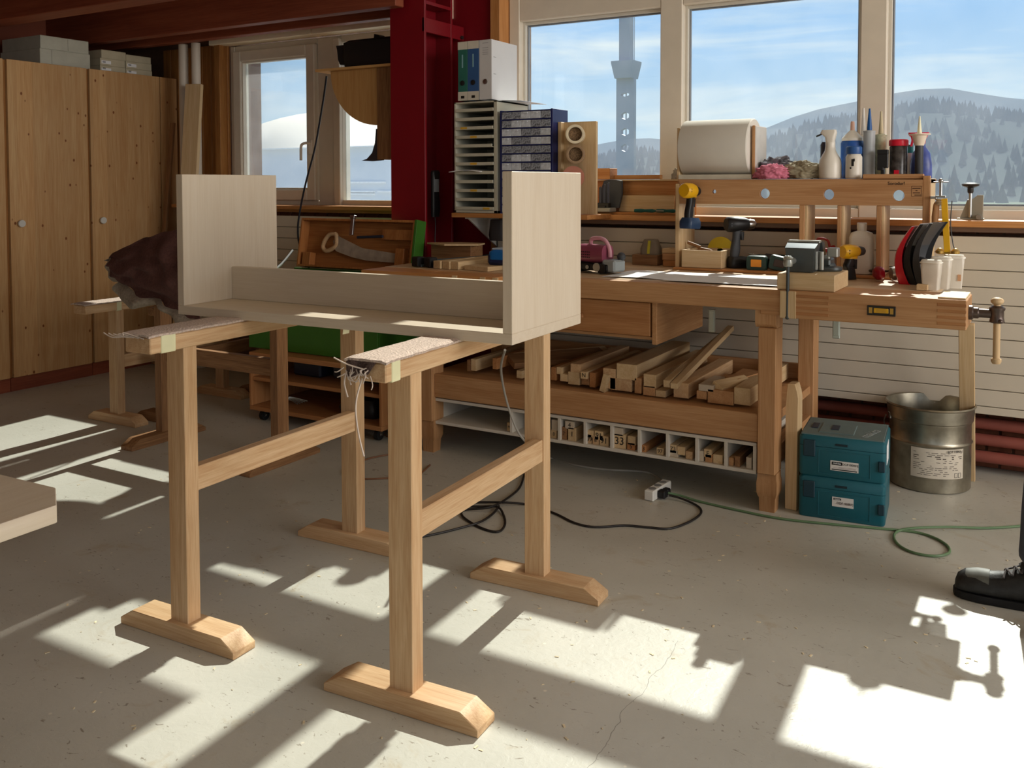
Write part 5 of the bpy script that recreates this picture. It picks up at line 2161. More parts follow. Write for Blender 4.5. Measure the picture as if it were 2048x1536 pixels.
t = T('tube_board', 'upright light board with pipe sections as holders on the wall shelf', 'holder', (-2.118, 4.25, 1.1435))
m = M()
m.box(-.085, .10, .03, .05, 0, .475, .002)
m.box(-.105, -.085, .0, .05, 0, .475, .002)
m.obj('board', wood('light', 'z'), t)
for z, mt, ln in ((.405, pbr('tube_cream', (220, 206, 176), .4), .13), (.305, pbr('tube_brown', (150, 122, 92), .5), .11)):
    m = M()
    m.lathe([(.040, -.0), (.040, ln), (.047, ln), (.048, ln + .012), (.041, ln + .014), (.035, ln + .012), (.034, .01)], 28, mat=Tm((-.005, .035, z)) @ Matrix.Rotation(R(20), 4, 'Z') @ RX90)
    m.obj('tube', mt, t)
    m = M()
    m.lathe([(0, 0), (.033, 0), (.033, ln - .01), (0, ln - .008)], 20, mat=Tm((-.005, .035, z)) @ Matrix.Rotation(R(20), 4, 'Z') @ RX90)
    m.obj('tube_filling', pbr('sawdust', (116, 92, 66), .9, var=.6, scale=150), t)
m = M()
m.lathe([(.022, 0), (.055, 0), (.057, .004), (.057, .05), (.022, .05)], 32, mat=Matrix.Rotation(R(25), 4, 'Z') @ RX90)
m.lathe([(.02, -.002), (.03, -.004), (.03, .055), (.02, .055)], 24, mat=Matrix.Rotation(R(25), 4, 'Z') @ RX90)
tag(m.obj('tape_roll', pbr('tape_terracotta', (176, 112, 90), .5), loc=(-2.13, 4.245, 1.1435 + .19)), 'terracotta coloured roll of tape hung on the tube board', 'tape')
m = M()
m.cyl((0, -.07, 0), (0, .04, 0), .018, n=14)
o = m.obj('peg', wood('light', 'y'), t, loc=(-.012, .0, .19))
m = M()
m.box(-.045, .035, -.05, .05, 0, .06, .002)
tag(m.obj('wood_offcut', wood('trim', 'x'), loc=(-2.10, 4.60, 1.3235)), 'orange wooden block on the sill ledge beside the tube board', 'block')

# wall phone on the column
t = T('cordless_phone', 'black cordless handset hanging on the red column', 'telephone', (-3.028, 4.272, 1.115))
m = M()
m.loft([rr(.020, .062, .008, z=0, cx=.014), rr(.026, .070, .010, z=.05, cx=.016), rr(.022, .060, .010, z=.15, cx=.014), rr(.026, .068, .010, z=.25, cx=.016), rr(.018, .05, .008, z=.262, cx=.014)])
m.obj('handset', BLACK, t)
m = M()
m.box(.026, .0275, -.028, .02, .14, .245, .001)
m.obj('display', pbr('phone_grey', (120, 126, 130), .35), t)
m = M()
m.tube([(.012, 0, 0), (.012, .004, -.05), (.010, .002, -.13), (.012, .004, -.22)], .003, 6)
m.obj('cord', BLACK, t)

# ---- ply bracket with black box in front of the small window
t = T('ply_bracket', 'plywood shelf on a quarter round bracket hung at the red column', 'shelf', (-3.55, 4.30, 1.985))
c0 = Vector((-3.55, 4.30, 1.985))


def L_(px, py, Y=4.30):
    p_ = at(px, py, Y=Y) - c0
    return (p_.x, p_.z)


m = M()
a, b_ = L_(630, 147, 4.25), L_(790, 139)
m.box(a[0], b_[0] + .02, -.05, .20, -.005, .010, .001)
m.obj('shelf_board', wood('ply', 'x'), t)
m = M()
cx0, cz0 = L_(757, 140)
R_ = cx0 - L_(664, 150)[0]
arc = [(cx0, -.006)] + [(cx0 - R_ * math.cos(a_), -.006 - (R_ * .93) * math.sin(a_)) for a_ in [PI / 2 * k / 16 for k in range(17)]]
m.prism(arc, 'y', -.012, .012)
m.obj('quarter_bracket', wood('ply', 'z'), t)
m = M()
x0, x1 = cx0 + .001, L_(786, 200)[0] + .03
m.box(x0, x1, -.02, .10, L_(770, 319)[1], -.006, .002)
m.obj('back_board', wood('old', 'z'), t)
m = M()
x_ = cx0 + .012
m.prism([(x_ - .03, -.36), (x_ + .02, -.36), (x_ + .02, -.545), (x_ - .06, -.55), (x_ - .14, -.545), (x_ - .10, -.535), (x_ - .06, -.50), (x_ - .038, -.44)], 'y', -.006, .006)
m.obj('hook', pbr('hook_dark', (60, 56, 62), .5), t)
t = T('black_radio', 'black box with a knob and flared front on the plywood shelf', 'radio', (-3.515, 4.385, 1.9965))
m = M()
m.loft([rr(.42, .20, .03, z=0, cx=.03), rr(.44, .22, .03, z=.05, cx=.04), rr(.44, .22, .03, z=.145, cx=.04), rr(.40, .19, .03, z=.160, cx=.05)])
m.obj('case', BLACK, t)
m = M()
m.prism([(-.20, .02), (-.165, .02), (-.165, .135), (-.23, .135), (-.222, .11), (-.215, .05)], 'y', -.10, .09)
m.obj('flared_front', BLACK, t)
m = M()
m.prism([(.0, .145), (.052, .145), (.050, .175), (.035, .19), (.006, .196)], 'y', -.03, .03)
m.obj('knob', BLACK, t)
pts = [at(px, py, Y=y) for px, py, y in ((653, 152, 4.42), (648, 190, 4.42), (640, 240, 4.42), (629, 300, 4.41), (613, 360, 4.40), (602, 410, 4.39), (596, 450, 4.37), (597, 480, 4.36), (605, 510, 4.33), (615, 530, 4.28), (622, 545, 4.25))]
m = M()
m.tube(pts, .006, 8)
tag(m.obj('hanging_cable', pbr('cable_black', (26, 28, 40), .4)), 'black cable hanging from the plywood shelf down behind the chest', 'cable')

# ================================================================= LEFT END: CHEST, TROLLEY, BENCH CLUTTER
t = T('tool_chest', 'green painted wooden tool chest with the lid leaning open', 'chest', (-3.44, 3.94, .385))
CW = wood('chestwood', 'x')
GP = pbr('chest_green', (58, 112, 34), .5, var=.06)
m = M()
m.box(-.46, .46, -.235, -.217, 0, .40, .002)
m.obj('front_board', GP, t)
for nm, a in (('back_board', (-.46, .46, .13, .148, 0, .42)), ('side_board', (-.46, -.442, -.217, .13, 0, .40)), ('side_board', (.442, .46, -.217, .13, 0, .40)), ('floor_board', (-.442, .442, -.217, .13, 0, .015))):
    m = M()
    m.box(*a, .001)
    m.obj(nm, GP if 'floor' not in nm else CW, t)
LIDZ, LA = .425, R(-10)
Lm = Tm((.03, .150, LIDZ)) @ Matrix.Rotation(LA, 4, 'X')
m = M()
m.box(-.43, .40, 0, .012, 0, .285, .001, mat=Lm)
lid = m.obj('lid', CW, t)
m = M()
m.box(-.435, .405, .012, .016, -.002, .287, .001, mat=Lm)
m.box(.402, .418, -.07, .016, -.002, .288, .001, mat=Lm)
m.obj('lid_outside', GP, lid)
m = M()
for a in ((-.43, .40, -.065, 0, .272, .285), (-.43, -.418, -.065, 0, 0, .272), (.388, .402, -.065, 0, 0, .272), (-.418, .388, -.065, -.001, 0, .012)):
    m.box(*a, .001, mat=Lm)
m.obj('lid_rim', wood('chestwood', 'z'), lid)
for a in ((-.40, -.34, -.055, -.005, .0, .085), (.27, .33, -.045, -.002, .03, .13), (.16, .38, -.04, -.002, .175, .235)):
    m = M()
    m.box(*a, .002, mat=Lm)
    m.obj('holder_block', wood('chestwood', 'z'), lid)
m = M()
m.box(-.012, .012, -.08, -.064, .19, .30, .002, mat=Lm @ Tm((-.03, 0, 0)))
m.box(-.016, .016, -.085, -.062, .285, .305, .002, mat=Lm @ Tm((-.03, 0, 0)))
m.obj('latch', STEEL, lid)
m = M()
m.tube([(-.42, .08, .53), (-.455, .02, .45), (-.485, -.04, .405)], .009, 6)
m.obj('lid_stay', VL, t)
t2 = T('hand_saw', 'old hand saw with wooden grip held in the chest lid', 'saw', (-3.41, 4.085, .81))
t2.rotation_euler = (LA, 0, 0)
m = M()
m.prism([(-.20, .16), (-.17, .19), (.02, .125), (.29, .10), (.29, .05), (.06, .055), (-.05, .07), (-.17, .10), (-.19, .12)], 'y', -.022, -.019)
m.obj('blade', pbr('saw_steel', (172, 158, 142), .5, .2, var=.2, scale=20), t2)
m = M()
m.tube([(-.19, 0, .20), (-.235, 0, .195), (-.265, 0, .16), (-.275, 0, .12), (-.245, 0, .10), (-.20, 0, .115), (-.175, 0, .14), (-.18, 0, .185), (-.19, 0, .20)], .013, 10, mat=Tm((0, -.02, 0)))
m.obj('grip', wood('horse', 'x'), t2)
m = M()
m.cyl((.02, -.03, .195), (.20, -.03, .205), .008)
tag(m.obj('file_tool', pbr('file_dark', (36, 44, 60), .45), loc=(-3.41, 4.075, .805)), 'dark slim tool held in the upper part of the chest lid', 'tool')

t = T('shelf_trolley', 'low wooden shelf trolley on castors under the green chest', 'trolley', (-3.38, 3.88, 0))
TWW = wood('shelf', 'x')
for nm, a in (('top_board', (-.42, .50, -.27, .28, .355, .382)), ('shelf_board', (-.405, .485, -.26, .27, .225, .245)), ('bottom_board', (-.42, .50, -.27, .28, .062, .085))):
    m = M()
    m.box(*a, .002)
    m.obj(nm, TWW, t)
for x in (-.42, .485):
    m = M()
    m.box(x, x + .016, -.27, .28, .086, .354, .001)
    m.obj('side_board', wood('shelf', 'z'), t)
m = M()
m.box(-.40, .48, .262, .278, .086, .354)
m.obj('back_board', wood('beam', 'x'), t)
for x in (-.36, .44):
    for y in (-.22, .22):
        m = M()
        m.cyl((x - .012, y, .029), (x + .012, y, .029), .028, n=20)
        c_ = m.obj('castor', RUBBER, t)
        m = M()
        m.box(x - .03, x + .03, y - .03, y + .03, .056, .0615)
        for s_ in (-.016, .016):
            m.box(x + s_ - .0015, x + s_ + .0015, y - .012, y + .012, .024, .058)
        m.cyl((x - .02, y, .029), (x + .02, y, .029), .005, n=8)
        m.obj('castor_fork', STEEL, c_)
m = M()
m.box(-.10, .10, -.10, .10, 0, .085, .01)
tag(m.obj('dark_case', pbr('case_navy', (26, 34, 52), .5), loc=(-3.52, 3.86, .2465)), 'dark blue case on the trolley shelf', 'case', 'cases on the trolley')
m = M()
m.box(-.22, .22, -.12, .12, 0, .09, .01)
tag(m.obj('dark_case', DGREY, loc=(-3.15, 3.92, .2465)), 'wide dark grey case on the trolley shelf', 'case', 'cases on the trolley')
t = T('hand_tool_machine', 'dark machine with a green handle on the trolley floor', 'machine', (-3.12, 3.78, .0865))
m = M()
m.loft([rr(.24, .16, .03, z=0), rr(.26, .18, .04, z=.04), rr(.20, .14, .03, z=.09)])
m.obj('body', BLACK, t)
m = M()
m.tube([(-.06, -.05, .085), (-.03, -.06, .12), (.02, -.06, .13)], .014, 10)
m.obj('handle', pbr('handle_emerald', (20, 110, 76), .4), t)
m = M()
for k in range(5):
    m.tube([(-.06 + .02 * k, 0, .004), (.0, .05, .012 + .004 * k), (.09, .02 + .02 * k, .006)], .003, 6)
tag(m.obj('cable_bundle', VL, loc=(-3.66, 3.72, .0865)), 'small bundle of pale cords on the trolley floor', 'cable')

# upright board between trestles
for k, (x, y, w_, h_, kd, lb) in enumerate(((-4.02, 4.32, .20, .62, 'shelf', 'brown upright panel standing behind the trestles, left of the trolley'), (-3.90, 4.12, .10, .66, 'light', 'light narrow panel standing on edge just left of the trolley'))):
    m = M()
    m.box(-w_ / 2, w_ / 2, -.012, .012, 0, h_, .001)
    tag(m.obj('upright_panel', wood(kd, 'z'), loc=(x, y, .0005)), lb, 'board', 'panels standing behind the trestles')

# wood on the left part of the bench
m = M()
for k in range(3):
    pass
for k, x in enumerate((-2.575, -2.525, -2.476)):
    m = M()
    m.box(-.0235, .0235, 0, .62, 0, .038, .002)
    o = m.obj('square_bar', wood('light', 'y'), loc=(x, 3.66 + .004 * k, ZT + .001))
    o.rotation_euler = (0, 0, R(-9))
    tag(o, ('light square bar on the bench left end, outermost left of three', 'light square bar on the bench left end, middle of three', 'light square bar on the bench left end, right of three')[k], 'wood', 'square bars on the bench')
m = M()
m.box(-.075, .075, 0, .5, 0, .022, .002)
o = m.obj('flat_board', wood('light', 'y'), loc=(-2.35, 3.66, ZT + .001))
o.rotation_euler = (0, 0, R(-9))
tag(o, 'light flat board beside the three square bars on the bench', 'wood')
for k, (x, lb) in enumerate(((-2.72, 'dark metal guide rail lying on the bench, left of two'), (-2.645, 'dark metal guide rail lying on the bench, right of two'))):
    t = T('guide_rail', lb, 'rail', (x, 3.70, ZT + .001), R(-16), 'guide rails on the bench')
    m = M()
    m.box(-.030, .030, 0, .66, 0, .012, .001)
    m.box(-.016, -.006, 0, .66, .012, .030, .001)
    m.box(.010, .020, 0, .66, .012, .026, .001)
    m.obj('profile', pbr('rail_alu', (112, 122, 126), .35, .7), t)
    m = M()
    m.box(-.026, .026, -.018, .03, .002, .05, .004)
    m.obj('end_stop', BLACK, t)
m = M()
m.prism([(-.17, -.03), (.0, -.11), (.16, -.02), (.13, .09), (-.02, .08)], 'z', 0, .008)
tag(m.obj('ply_offcut', wood('light', 'x'), loc=(-2.80, 4.16, ZT + .082)), 'thin pale plywood offcut lying across a block at the back of the bench', 'wood')
m = M()
m.box(-.13, .13, -.06, .06, 0, .079, .002)
tag(m.obj('wood_block', wood('old', 'x'), loc=(-2.82, 4.20, ZT + .001)), 'dark wooden block under the thin plywood offcut', 'block')
t = T('blue_jigsaw', 'bright blue power tool case partly hidden behind the box side', 'tool', (-2.23, 3.80, ZT + .0245), R(4))
m = M()
m.box(-.11, .11, -.06, .06, 0, .055, .012)
m.obj('lower_shell', pbr('navy_shell', (26, 34, 70), .4), t)
m = M()
m.loft([rr(.19, .11, .02, z=.02), rr(.205, .125, .02, z=.028), rr(.205, .125, .02, z=.062), rr(.18, .10, .02, z=.072)])
m.obj('upper_shell', pbr('bright_blue', (24, 104, 176), .4), t)
m = M()
m.box(-.09, .09, -.05, .05, .072, .08, .004)
m.obj('clear_cover', pbr('cover_pale', (170, 184, 200), .3), t)
m = M()
m.lathe([(.011, 0), (.013, .002), (.011, .004)], 16, mat=Tm((.02, -.0635, .045)) @ RX90)
m.obj('badge', pbr('badge_pale', (176, 200, 220), .4), t)
t = T('pillar_drill', 'dark drill stand in the shade behind the blue tool', 'machine', (-2.62, 4.33, ZT + .001))
m = M()
m.box(-.10, .10, -.08, .08, 0, .02, .004)
m.cyl((.02, .03, .02), (.02, .03, .215), .016)
m.obj('stand', pbr('stand_dark', (40, 40, 40), .5), t)
m = M()
m.loft([rr(.11, .09, .03, z=.10), rr(.12, .10, .035, z=.13), rr(.10, .09, .03, z=.215)])
m.obj('motor', pbr('motor_dark', (58, 56, 58), .5), t)

# ================================================================= FLOOR, RIGHT SIDE
def makpac(label, z, h, lab, small):
    t_ = T('tool_case', label, 'case', (-.687, 3.66, z), R(5), 'stacked teal tool cases')
    w_, d_ = .316, .285
    m_ = M()
    m_.loft([rr(w_ - .006, d_ - .006, .014, z=0, cy=d_ / 2), rr(w_, d_, .016, z=.006, cy=d_ / 2), rr(w_, d_, .016, z=h - .045, cy=d_ / 2)])
    m_.obj('body', TEAL, t_)
    m_ = M()
    m_.loft([rr(w_, d_, .016, z=h - .0435, cy=d_ / 2), rr(w_, d_, .016, z=h - .012, cy=d_ / 2), rr(w_ - .018, d_ - .018, .016, z=h, cy=d_ / 2)])
    ld = m_.obj('lid', TEAL if small else TEAL, t_)
    m_ = M()
    m_.box(-.09, .04, .045, .20, h - .001, h + (.004 if not small else .001), .002)
    m_.obj('top_plate', TEALT, ld)
    if not small:
        m_ = M()
        m_.box(-.05, -.02, .09, .16, h + .004, h + .0065, .001)
        m_.box(-.125, -.10, .10, .18, h, h + .004, .001)
        m_.obj('handle_recess', pbr('recess_dark', (34, 44, 60), .5), ld)
        m_ = M()
        m_.box(-.152, .152, .006, .278, h - .004, h + .0012, .004)
        m_.obj('top_skin', TEALT, ld)
        tx = text('makita', .052, pbr('emboss_pale', (150, 158, 156), .5), ld, (.095, .10, h + .0018), (0, 0, R(72)), 'lettering')
    for x, z0, z1 in ((-.118, h - .085, h - .02), (.142, .045, .085)):
        m_ = M()
        m_.box(x - .022 if x < 0 else x - .010, x + .022 if x < 0 else x + .014, -.008, .004, z0, z1, .003)
        m_.obj('latch', pbr('latch_dark', (16, 50, 62), .45), t_)
    m_ = M()
    m_.box(-.022, .022, -.003, .004, h - .034, h - .026, .001)
    m_.obj('grip_slot', pbr('slot_dark', (10, 34, 42), .5), t_)
    m_ = M()
    frame_rect(m_, -.085, .105, .012, h - .055, .003, -.0015, .002, .0005)
    m_.obj('front_rib', TEAL, t_)
    x0, x1, z0, z1 = lab
    m_ = M()
    m_.box(x0, x1, -.0022, -.0005, z0, z1)
    l_ = m_.obj('paper_label', pbr('label_paper', (214, 210, 204), .6, var=.02), t_)
    m_ = M()
    m_.box(x0 + .005, x0 + (x1 - x0) * .42, -.0028, -.0022, z1 - .016 * (.7 if small else 1), z1 - .004)
    if not small:
        m_.box(x0 + .005, x1 - .005, -.0028, -.0022, z0 + .003, z0 + .0065)
    m_.obj('label_bar', INK, l_)
    text('makita', .011 if not small else .008, PAPER, l_, (x0 + .005 + ((x1 - x0) * .42 - .005) / 2, -.0029, z1 - .0095 * (.8 if small else 1)), FRONT, 'lettering')
    if small:
        text('DDF 458RFJ', .012, INK, l_, ((x0 + x1) / 2 + .008, -.0024, (z0 + z1) / 2 - .004), FRONT, 'lettering')
    else:
        text('DGP180RMJ', .0115, INK, l_, (x0 + (x1 - x0) * .71, -.0024, z1 - .011), FRONT, 'lettering')
    m_ = M()
    for k in range(2):
        m_.box(x0 + .01 + .02 * k, x1 - .01, -.0026, -.0022, z0 + .010 + .004 * k, z0 + .0112 + .004 * k)
    m_.obj('fine_print', pbr('grey_print2', (150, 130, 130), .6), l_)
    return t_


b1 = makpac('lower teal tool case on the floor under the bench end', .001, .163, (-.032, .046, .055, .092), True)
b2 = makpac('upper teal tool case with grey top stacked on another one', .1655, .160, (-.040, .062, .030, .068), False)
m = M()
m.box(.158, .1592, .05, .15, .06, .135)
m.obj('side_label', PAPER, b2)

t = T('metal_bucket', 'galvanised metal bucket with white label beside the teal cases', 'bucket', (-.448, 4.335, .001))
GALV = pbr('galvanised', (150, 144, 128), .32, .85, var=.25, scale=18)
m = M()
rb = .163
m.lathe([(0, .006), (rb - .006, .006), (rb - .004, 0), (rb, .004), (rb, .19), (rb + .002, .195), (rb + .005, .20), (rb + .002, .205), (rb, .21), (rb, .275), (rb + .003, .283), (rb + .003, .287), (rb + .008, .292), (rb + .012, .345), (rb + .018, .350), (rb + .014, .356), (rb + .008, .352), (rb + .004, .33), (rb - .003, .28), (rb - .003, .01), (0, .01)], 48)
m.obj('body', GALV, t)
a0, a1 = R(-110), R(-33)
m = M()
m.grid(lambda u, v: ((rb + .0012) * math.cos(a0 + (a1 - a0) * u), (rb + .0012) * math.sin(a0 + (a1 - a0) * u), .065 + .125 * v), 24, 2)
lb = m.obj('paper_label', pbr('bucket_label', (206, 196, 178), .7, var=.05, scale=20), t)


def onlabel(m_, u0, u1, z0, z1):
    m_.grid(lambda u, v: ((rb + .0018) * math.cos(a0 + (a1 - a0) * (u0 + (u1 - u0) * u)), (rb + .0018) * math.sin(a0 + (a1 - a0) * (u0 + (u1 - u0) * u)), z0 + (z1 - z0) * v), 4, 1)


m = M()
rq = random.Random(8)
for k in range(13):
    z = .078 + .0078 * k
    u = .05
    while u < .95:
        w_ = rq.uniform(.03, .12)
        if rq.random() < .62 and not (u > .72 and z < .095):
            onlabel(m, u, min(.96, u + w_), z, z + (.0032 if k in (9, 10) else .0018))
        u += w_ + rq.uniform(.015, .06)
m.obj('label_print', pbr('label_ink', (70, 58, 50), .7), lb)
m = M()
for u0 in (.80, .88):
    for q_ in ((u0, u0 + .065, .070, .0715), (u0, u0 + .065, .0885, .090), (u0, u0 + .008, .070, .09), (u0 + .057, u0 + .065, .070, .09)):
        onlabel(m, *q_)
m.obj('hazard_box', INK, lb)
an = a0 + (a1 - a0) * .80
text('BOTTERIN', .0145, INK, lb, ((rb + .003) * math.cos(an), (rb + .003) * math.sin(an), .180), (R(90), 0, an + R(90)), 'lettering')
for s_ in (0, 1):
    an = R(25 + 180 * s_)
    m = M()
    m.box(-.012, .012, -.004, .004, -.014, .014, .002, mat=Tm(((rb + .006) * math.cos(an), (rb + .006) * math.sin(an), .292)) @ Matrix.Rotation(an + R(90), 4, 'Z'))
    m.obj('handle_ear', STEEL, t)
m = M()
pts = []
for k in range(13):
    a_ = R(25 + 180 * k / 12)
    pts.append(((rb + .022) * math.cos(a_), (rb + .022) * math.sin(a_), .292 - .14 * math.sin(PI * k / 12)))
m.tube(pts, .0028, 6, smooth=2)
m.obj('wire_handle', STEEL, t)

m = M()
m.prism([(-.024, 0), (.024, 0), (.024, .45), (.020, .475), (.012, .505), (-.018, .505), (-.024, .41)], 'y', -.03, .03, bv=.002)
o = m.obj('leaning_post', wood('light', 'z'), loc=(-.882, 3.72, .0005))
o.rotation_euler = (0, 0, R(-4))
tag(o, 'light wooden post with a slanted top standing between bench leg and teal cases', 'wood')
m = M()
p0, p1 = Vector((-.306, 4.455, 0)), at(1912, 668, Y=4.26)
m.box(-.030, .030, -.011, .011, 0, (p1 - p0).length + .05, .002)
o = m.obj('leaning_lath', wood('light', 'z'))
o.matrix_world = Tm(p0 + Vector((0, 0, .002))) @ (p1 - p0).to_track_quat('Z', 'Y').to_matrix().to_4x4()
o.rotation_euler = (o.rotation_euler[0], o.rotation_euler[1], 0)
tag(o, 'light lath leaning from the floor against the right end of the bench', 'wood')

t = T('power_strip', 'white power strip on the floor with a black plug', 'power strip', (-1.405, 3.585, .001), R(-4))
m = M()
m.box(-.021, .021, -.085, .09, 0, .042, .004)
m.obj('housing', WHITE, t)
m = M()
for y in (-.05, 0, .05):
    m.lathe([(0, 0), (.016, 0), (.016, .001), (0, .001)], 18, mat=Tm((0, y, .0425)))
m.obj('socket', MGREY, t)
m = M()
m.box(.021, .055, -.05, -.015, .006, .038, .005)
m.box(.021, .05, -.005, .025, .008, .034, .005)
m.obj('plug', BLACK, t)


def cable(name, label, pix, r_, mat, zz=None, group='cables on the floor'):
    m_ = M()
    pts_ = []
    for i, q_ in enumerate(pix):
        z = q_[2] if len(q_) > 2 else r_ + .0005
        pts_.append(at(q_[0], q_[1], Z=z))
    m_.tube(pts_, r_, 8, smooth=6)
    return tag(m_.obj(name, mat), label, 'cable', group)


CG = pbr('cable_green', (96, 124, 88), .5)
CB = pbr('cable_dark', (34, 30, 28), .5)
CWH = pbr('cable_grey', (168, 164, 154), .5)
cable('green_cable', 'green extension cable running along the floor to the right with one loop', [(1336, 986, .02), (1360, 991, .012), (1400, 1003), (1470, 1019), (1560, 1037), (1660, 1048), (1760, 1057), (1830, 1064), (1870, 1076), (1895, 1092), (1897, 1106), (1870, 1112), (1830, 1106), (1800, 1092), (1788, 1075), (1796, 1062), (1830, 1056, .014), (1900, 1054, .012), (1970, 1056), (2028, 1053), (2080, 1048)], .0048, CG)
cable('black_cable', 'black cable lying in loops on the floor between trestle and power strip', [(1338, 990, .02), (1365, 998, .012), (1395, 1012), (1402, 1026), (1380, 1043), (1340, 1057), (1300, 1055), (1250, 1051), (1190, 1054), (1150, 1046), (1110, 1027), (1060, 1010), (1010, 1005, .012), (950, 1005), (935, 1012), (960, 1013), (995, 1014, .012), (1007, 1030), (1010, 1048), (1000, 1062), (980, 1062), (950, 1050), (925, 1032), (930, 1020), (985, 1013, .018), (1030, 985), (1044, 965), (1050, 940)], .0045, CB)
cable('black_cable', 'black cable crossing the looped one and running behind the trestle post', [(998, 1012, .012), (985, 1028), (960, 1044, .012), (920, 1056), (880, 1066), (840, 1074), (790, 1082), (740, 1070)], .0045, CB)
p = [at(x, y, Y=yy) for x, y, yy in ((1010, 700, 3.0), (1002, 735, 3.2), (1008, 780, 3.35), (1022, 830, 3.42), (1040, 870, 3.46), (1065, 895, 3.5))]
pts = p + [at(x, y, Z=.0055) for x, y in ((1098, 915), (1150, 930), (1200, 938), (1250, 941), (1290, 944), (1312, 952))] + [Vector((-1.405, 3.68, .02))]
m = M()
m.tube(pts, .0050, 8, smooth=6)
tag(m.obj('white_cable', CWH), 'greyish white cable hanging down by the trestle and running to the power strip', 'cable', 'cables on the floor')
cable('brown_cable', 'thin brown cable lying on the floor behind the trestles', [(722, 790, .16), (745, 835, .06), (770, 870), (830, 895), (800, 905), (735, 918), (690, 940), (700, 955), (735, 958), (780, 956), (830, 953), (860, 930)], .004, pbr('cable_brown', (120, 82, 56), .5))
m = M()
rq = random.Random(3)
for k in range(170):
    if k < 60:
        px, py = rq.uniform(1300, 2040), rq.uniform(960, 1330)
    else:
        px, py = rq.uniform(20, 1400), rq.uniform(900, 1520)
    p = at(px, py, Z=0)
    s_ = rq.uniform(.002, .007)
    a_ = rq.random() * 6
    m.box(-s_, s_, -s_ * .4, s_ * .4, .0003, .0014, mat=Tm(p) @ Matrix.Rotation(a_, 4, 'Z'))
o = tag(m.obj('wood_chips', pbr('chips', (222, 206, 172), .9, var=.3)), 'scattered wood chips and shavings on the concrete floor', 'chips')
o['kind'] = 'stuff'
for px, py in ((1895, 991), (1925, 990)):
    pass

# small clamp tool on the sill at the right
t = T('corner_press', 'small grey metal press with a black star knob on the window sill at the right', 'tool', (-.320, 4.62, 1.1365))
m = M()
m.prism([(-.05, 0), (.045, 0), (.045, .11), (.022, .11), (.0, .09), (-.018, .09), (-.05, .0)], 'y', -.012, .012, bv=.001)
m.box(-.06, .05, -.03, .03, 0, .006, .001)
m.obj('bracket', pbr('press_grey', (150, 148, 136), .45, .4), t)
m = M()
m.cyl((-.006, -.02, .01), (-.006, -.02, .12), .007)
m.cyl((.03, -.045, .012), (.03, -.012, .012), .011)
m.obj('plunger', STEEL, t)
m = M()
m.lathe([(.010, .118), (.013, .125), (.013, .142), (.034, .150), (.038, .158), (.030, .164), (0, .166)], 20, mat=Tm((-.006, -.02, 0)))
m.obj('star_knob', BLACK, t)
# ================================================================= THE PERSON AT THE RIGHT EDGE
def skin_mesh(name, chains, mat_list, parent, root=0, sub=2, matf=None):
    """chains: lists of (x,y,z,radius); equal points are merged; grown with a skin modifier into one surface"""
    vs, rs, es, idx = [], [], [], {}
    for ch in chains:
        prev = None
        for (x, y, z, r_) in ch:
            k = (round(x, 4), round(y, 4), round(z, 4))
            if k not in idx:
                idx[k] = len(vs)
                vs.append((x, y, z))
                rs.append(r_)
            i = idx[k]
            if prev is not None and prev != i:
                es.append((prev, i))
            prev = i
    me = bpy.data.meshes.new(name)
    me.from_pydata(vs, es, [])
    o_ = bpy.data.objects.new(name, me)
    COL.objects.link(o_)
    sk = o_.modifiers.new('skin', 'SKIN')
    sk.use_smooth_shade = True
    lay = me.skin_vertices[0].data
    for i, r_ in enumerate(rs):
        rx = r_ if isinstance(r_, tuple) else (r_, r_)
        lay[i].radius = rx
        lay[i].use_root = (i == root)
    sb = o_.modifiers.new('sub', 'SUBSURF')
    sb.levels = sb.render_levels = sub
    dg = bpy.context.evaluated_depsgraph_get()
    me2 = bpy.data.meshes.new_from_object(o_.evaluated_get(dg))
    o_.modifiers.clear()
    o_.data = me2
    me2.materials.clear()
    for mt in mat_list:
        me2.materials.append(mt)
    for p_ in me2.polygons:
        p_.use_smooth = True
        if matf:
            p_.material_index = matf(p_.center)
    o_.name = name
    if parent is not None:
        o_.parent = parent
    return o_


# local frame: the person faces -X; origin on the floor between the feet
per = T('person', 'person at the right picture edge, grey work trousers and black laced safety shoe', 'person', (-.04, 3.11, 0), 0)
SKIN = pbr('skin', (214, 164, 136), .5, var=.04)
TRO = pbr('trousers_grey', (74, 78, 90), .85, var=.15, scale=40, bump=.15)
JKT = pbr('work_shirt', (60, 66, 80), .85, var=.1, scale=40)
HAIR = pbr('hair_brown', (70, 48, 34), .7, var=.3, scale=60)
SHOE = pbr('shoe_black', (40, 40, 40), .55, var=.3, scale=50, bump=.2)
hip = (.15, 0, .93, (.105, .15))
legs = []
FT = [(.012, .09), (.26, -.12)]            # ankle x, y of the two feet
for (ax_, ay) in FT:
    s_ = 1 if ay > 0 else -1
    legs.append([hip, (.14, .085 * s_, .86, .085), (.09 + ax_ * .5, ay * .9, .66, .072), (.045 + ax_ * .8, ay, .48, .054), (.035 + ax_ * .95, ay, .28, .05), (.04 + ax_, ay, .10, .036), (.04 + ax_, ay, .07, .036), (-.05 + ax_, ay, .05, .03), (-.12 + ax_, ay, .045, .028)])
spine = [hip, (.16, 0, 1.06, (.10, .14)), (.175, 0, 1.22, (.105, .15)), (.175, 0, 1.36, (.10, .165)), (.17, 0, 1.45, (.06, .09)), (.155, 0, 1.50, .052), (.145, 0, 1.545, .052)]
arms = []
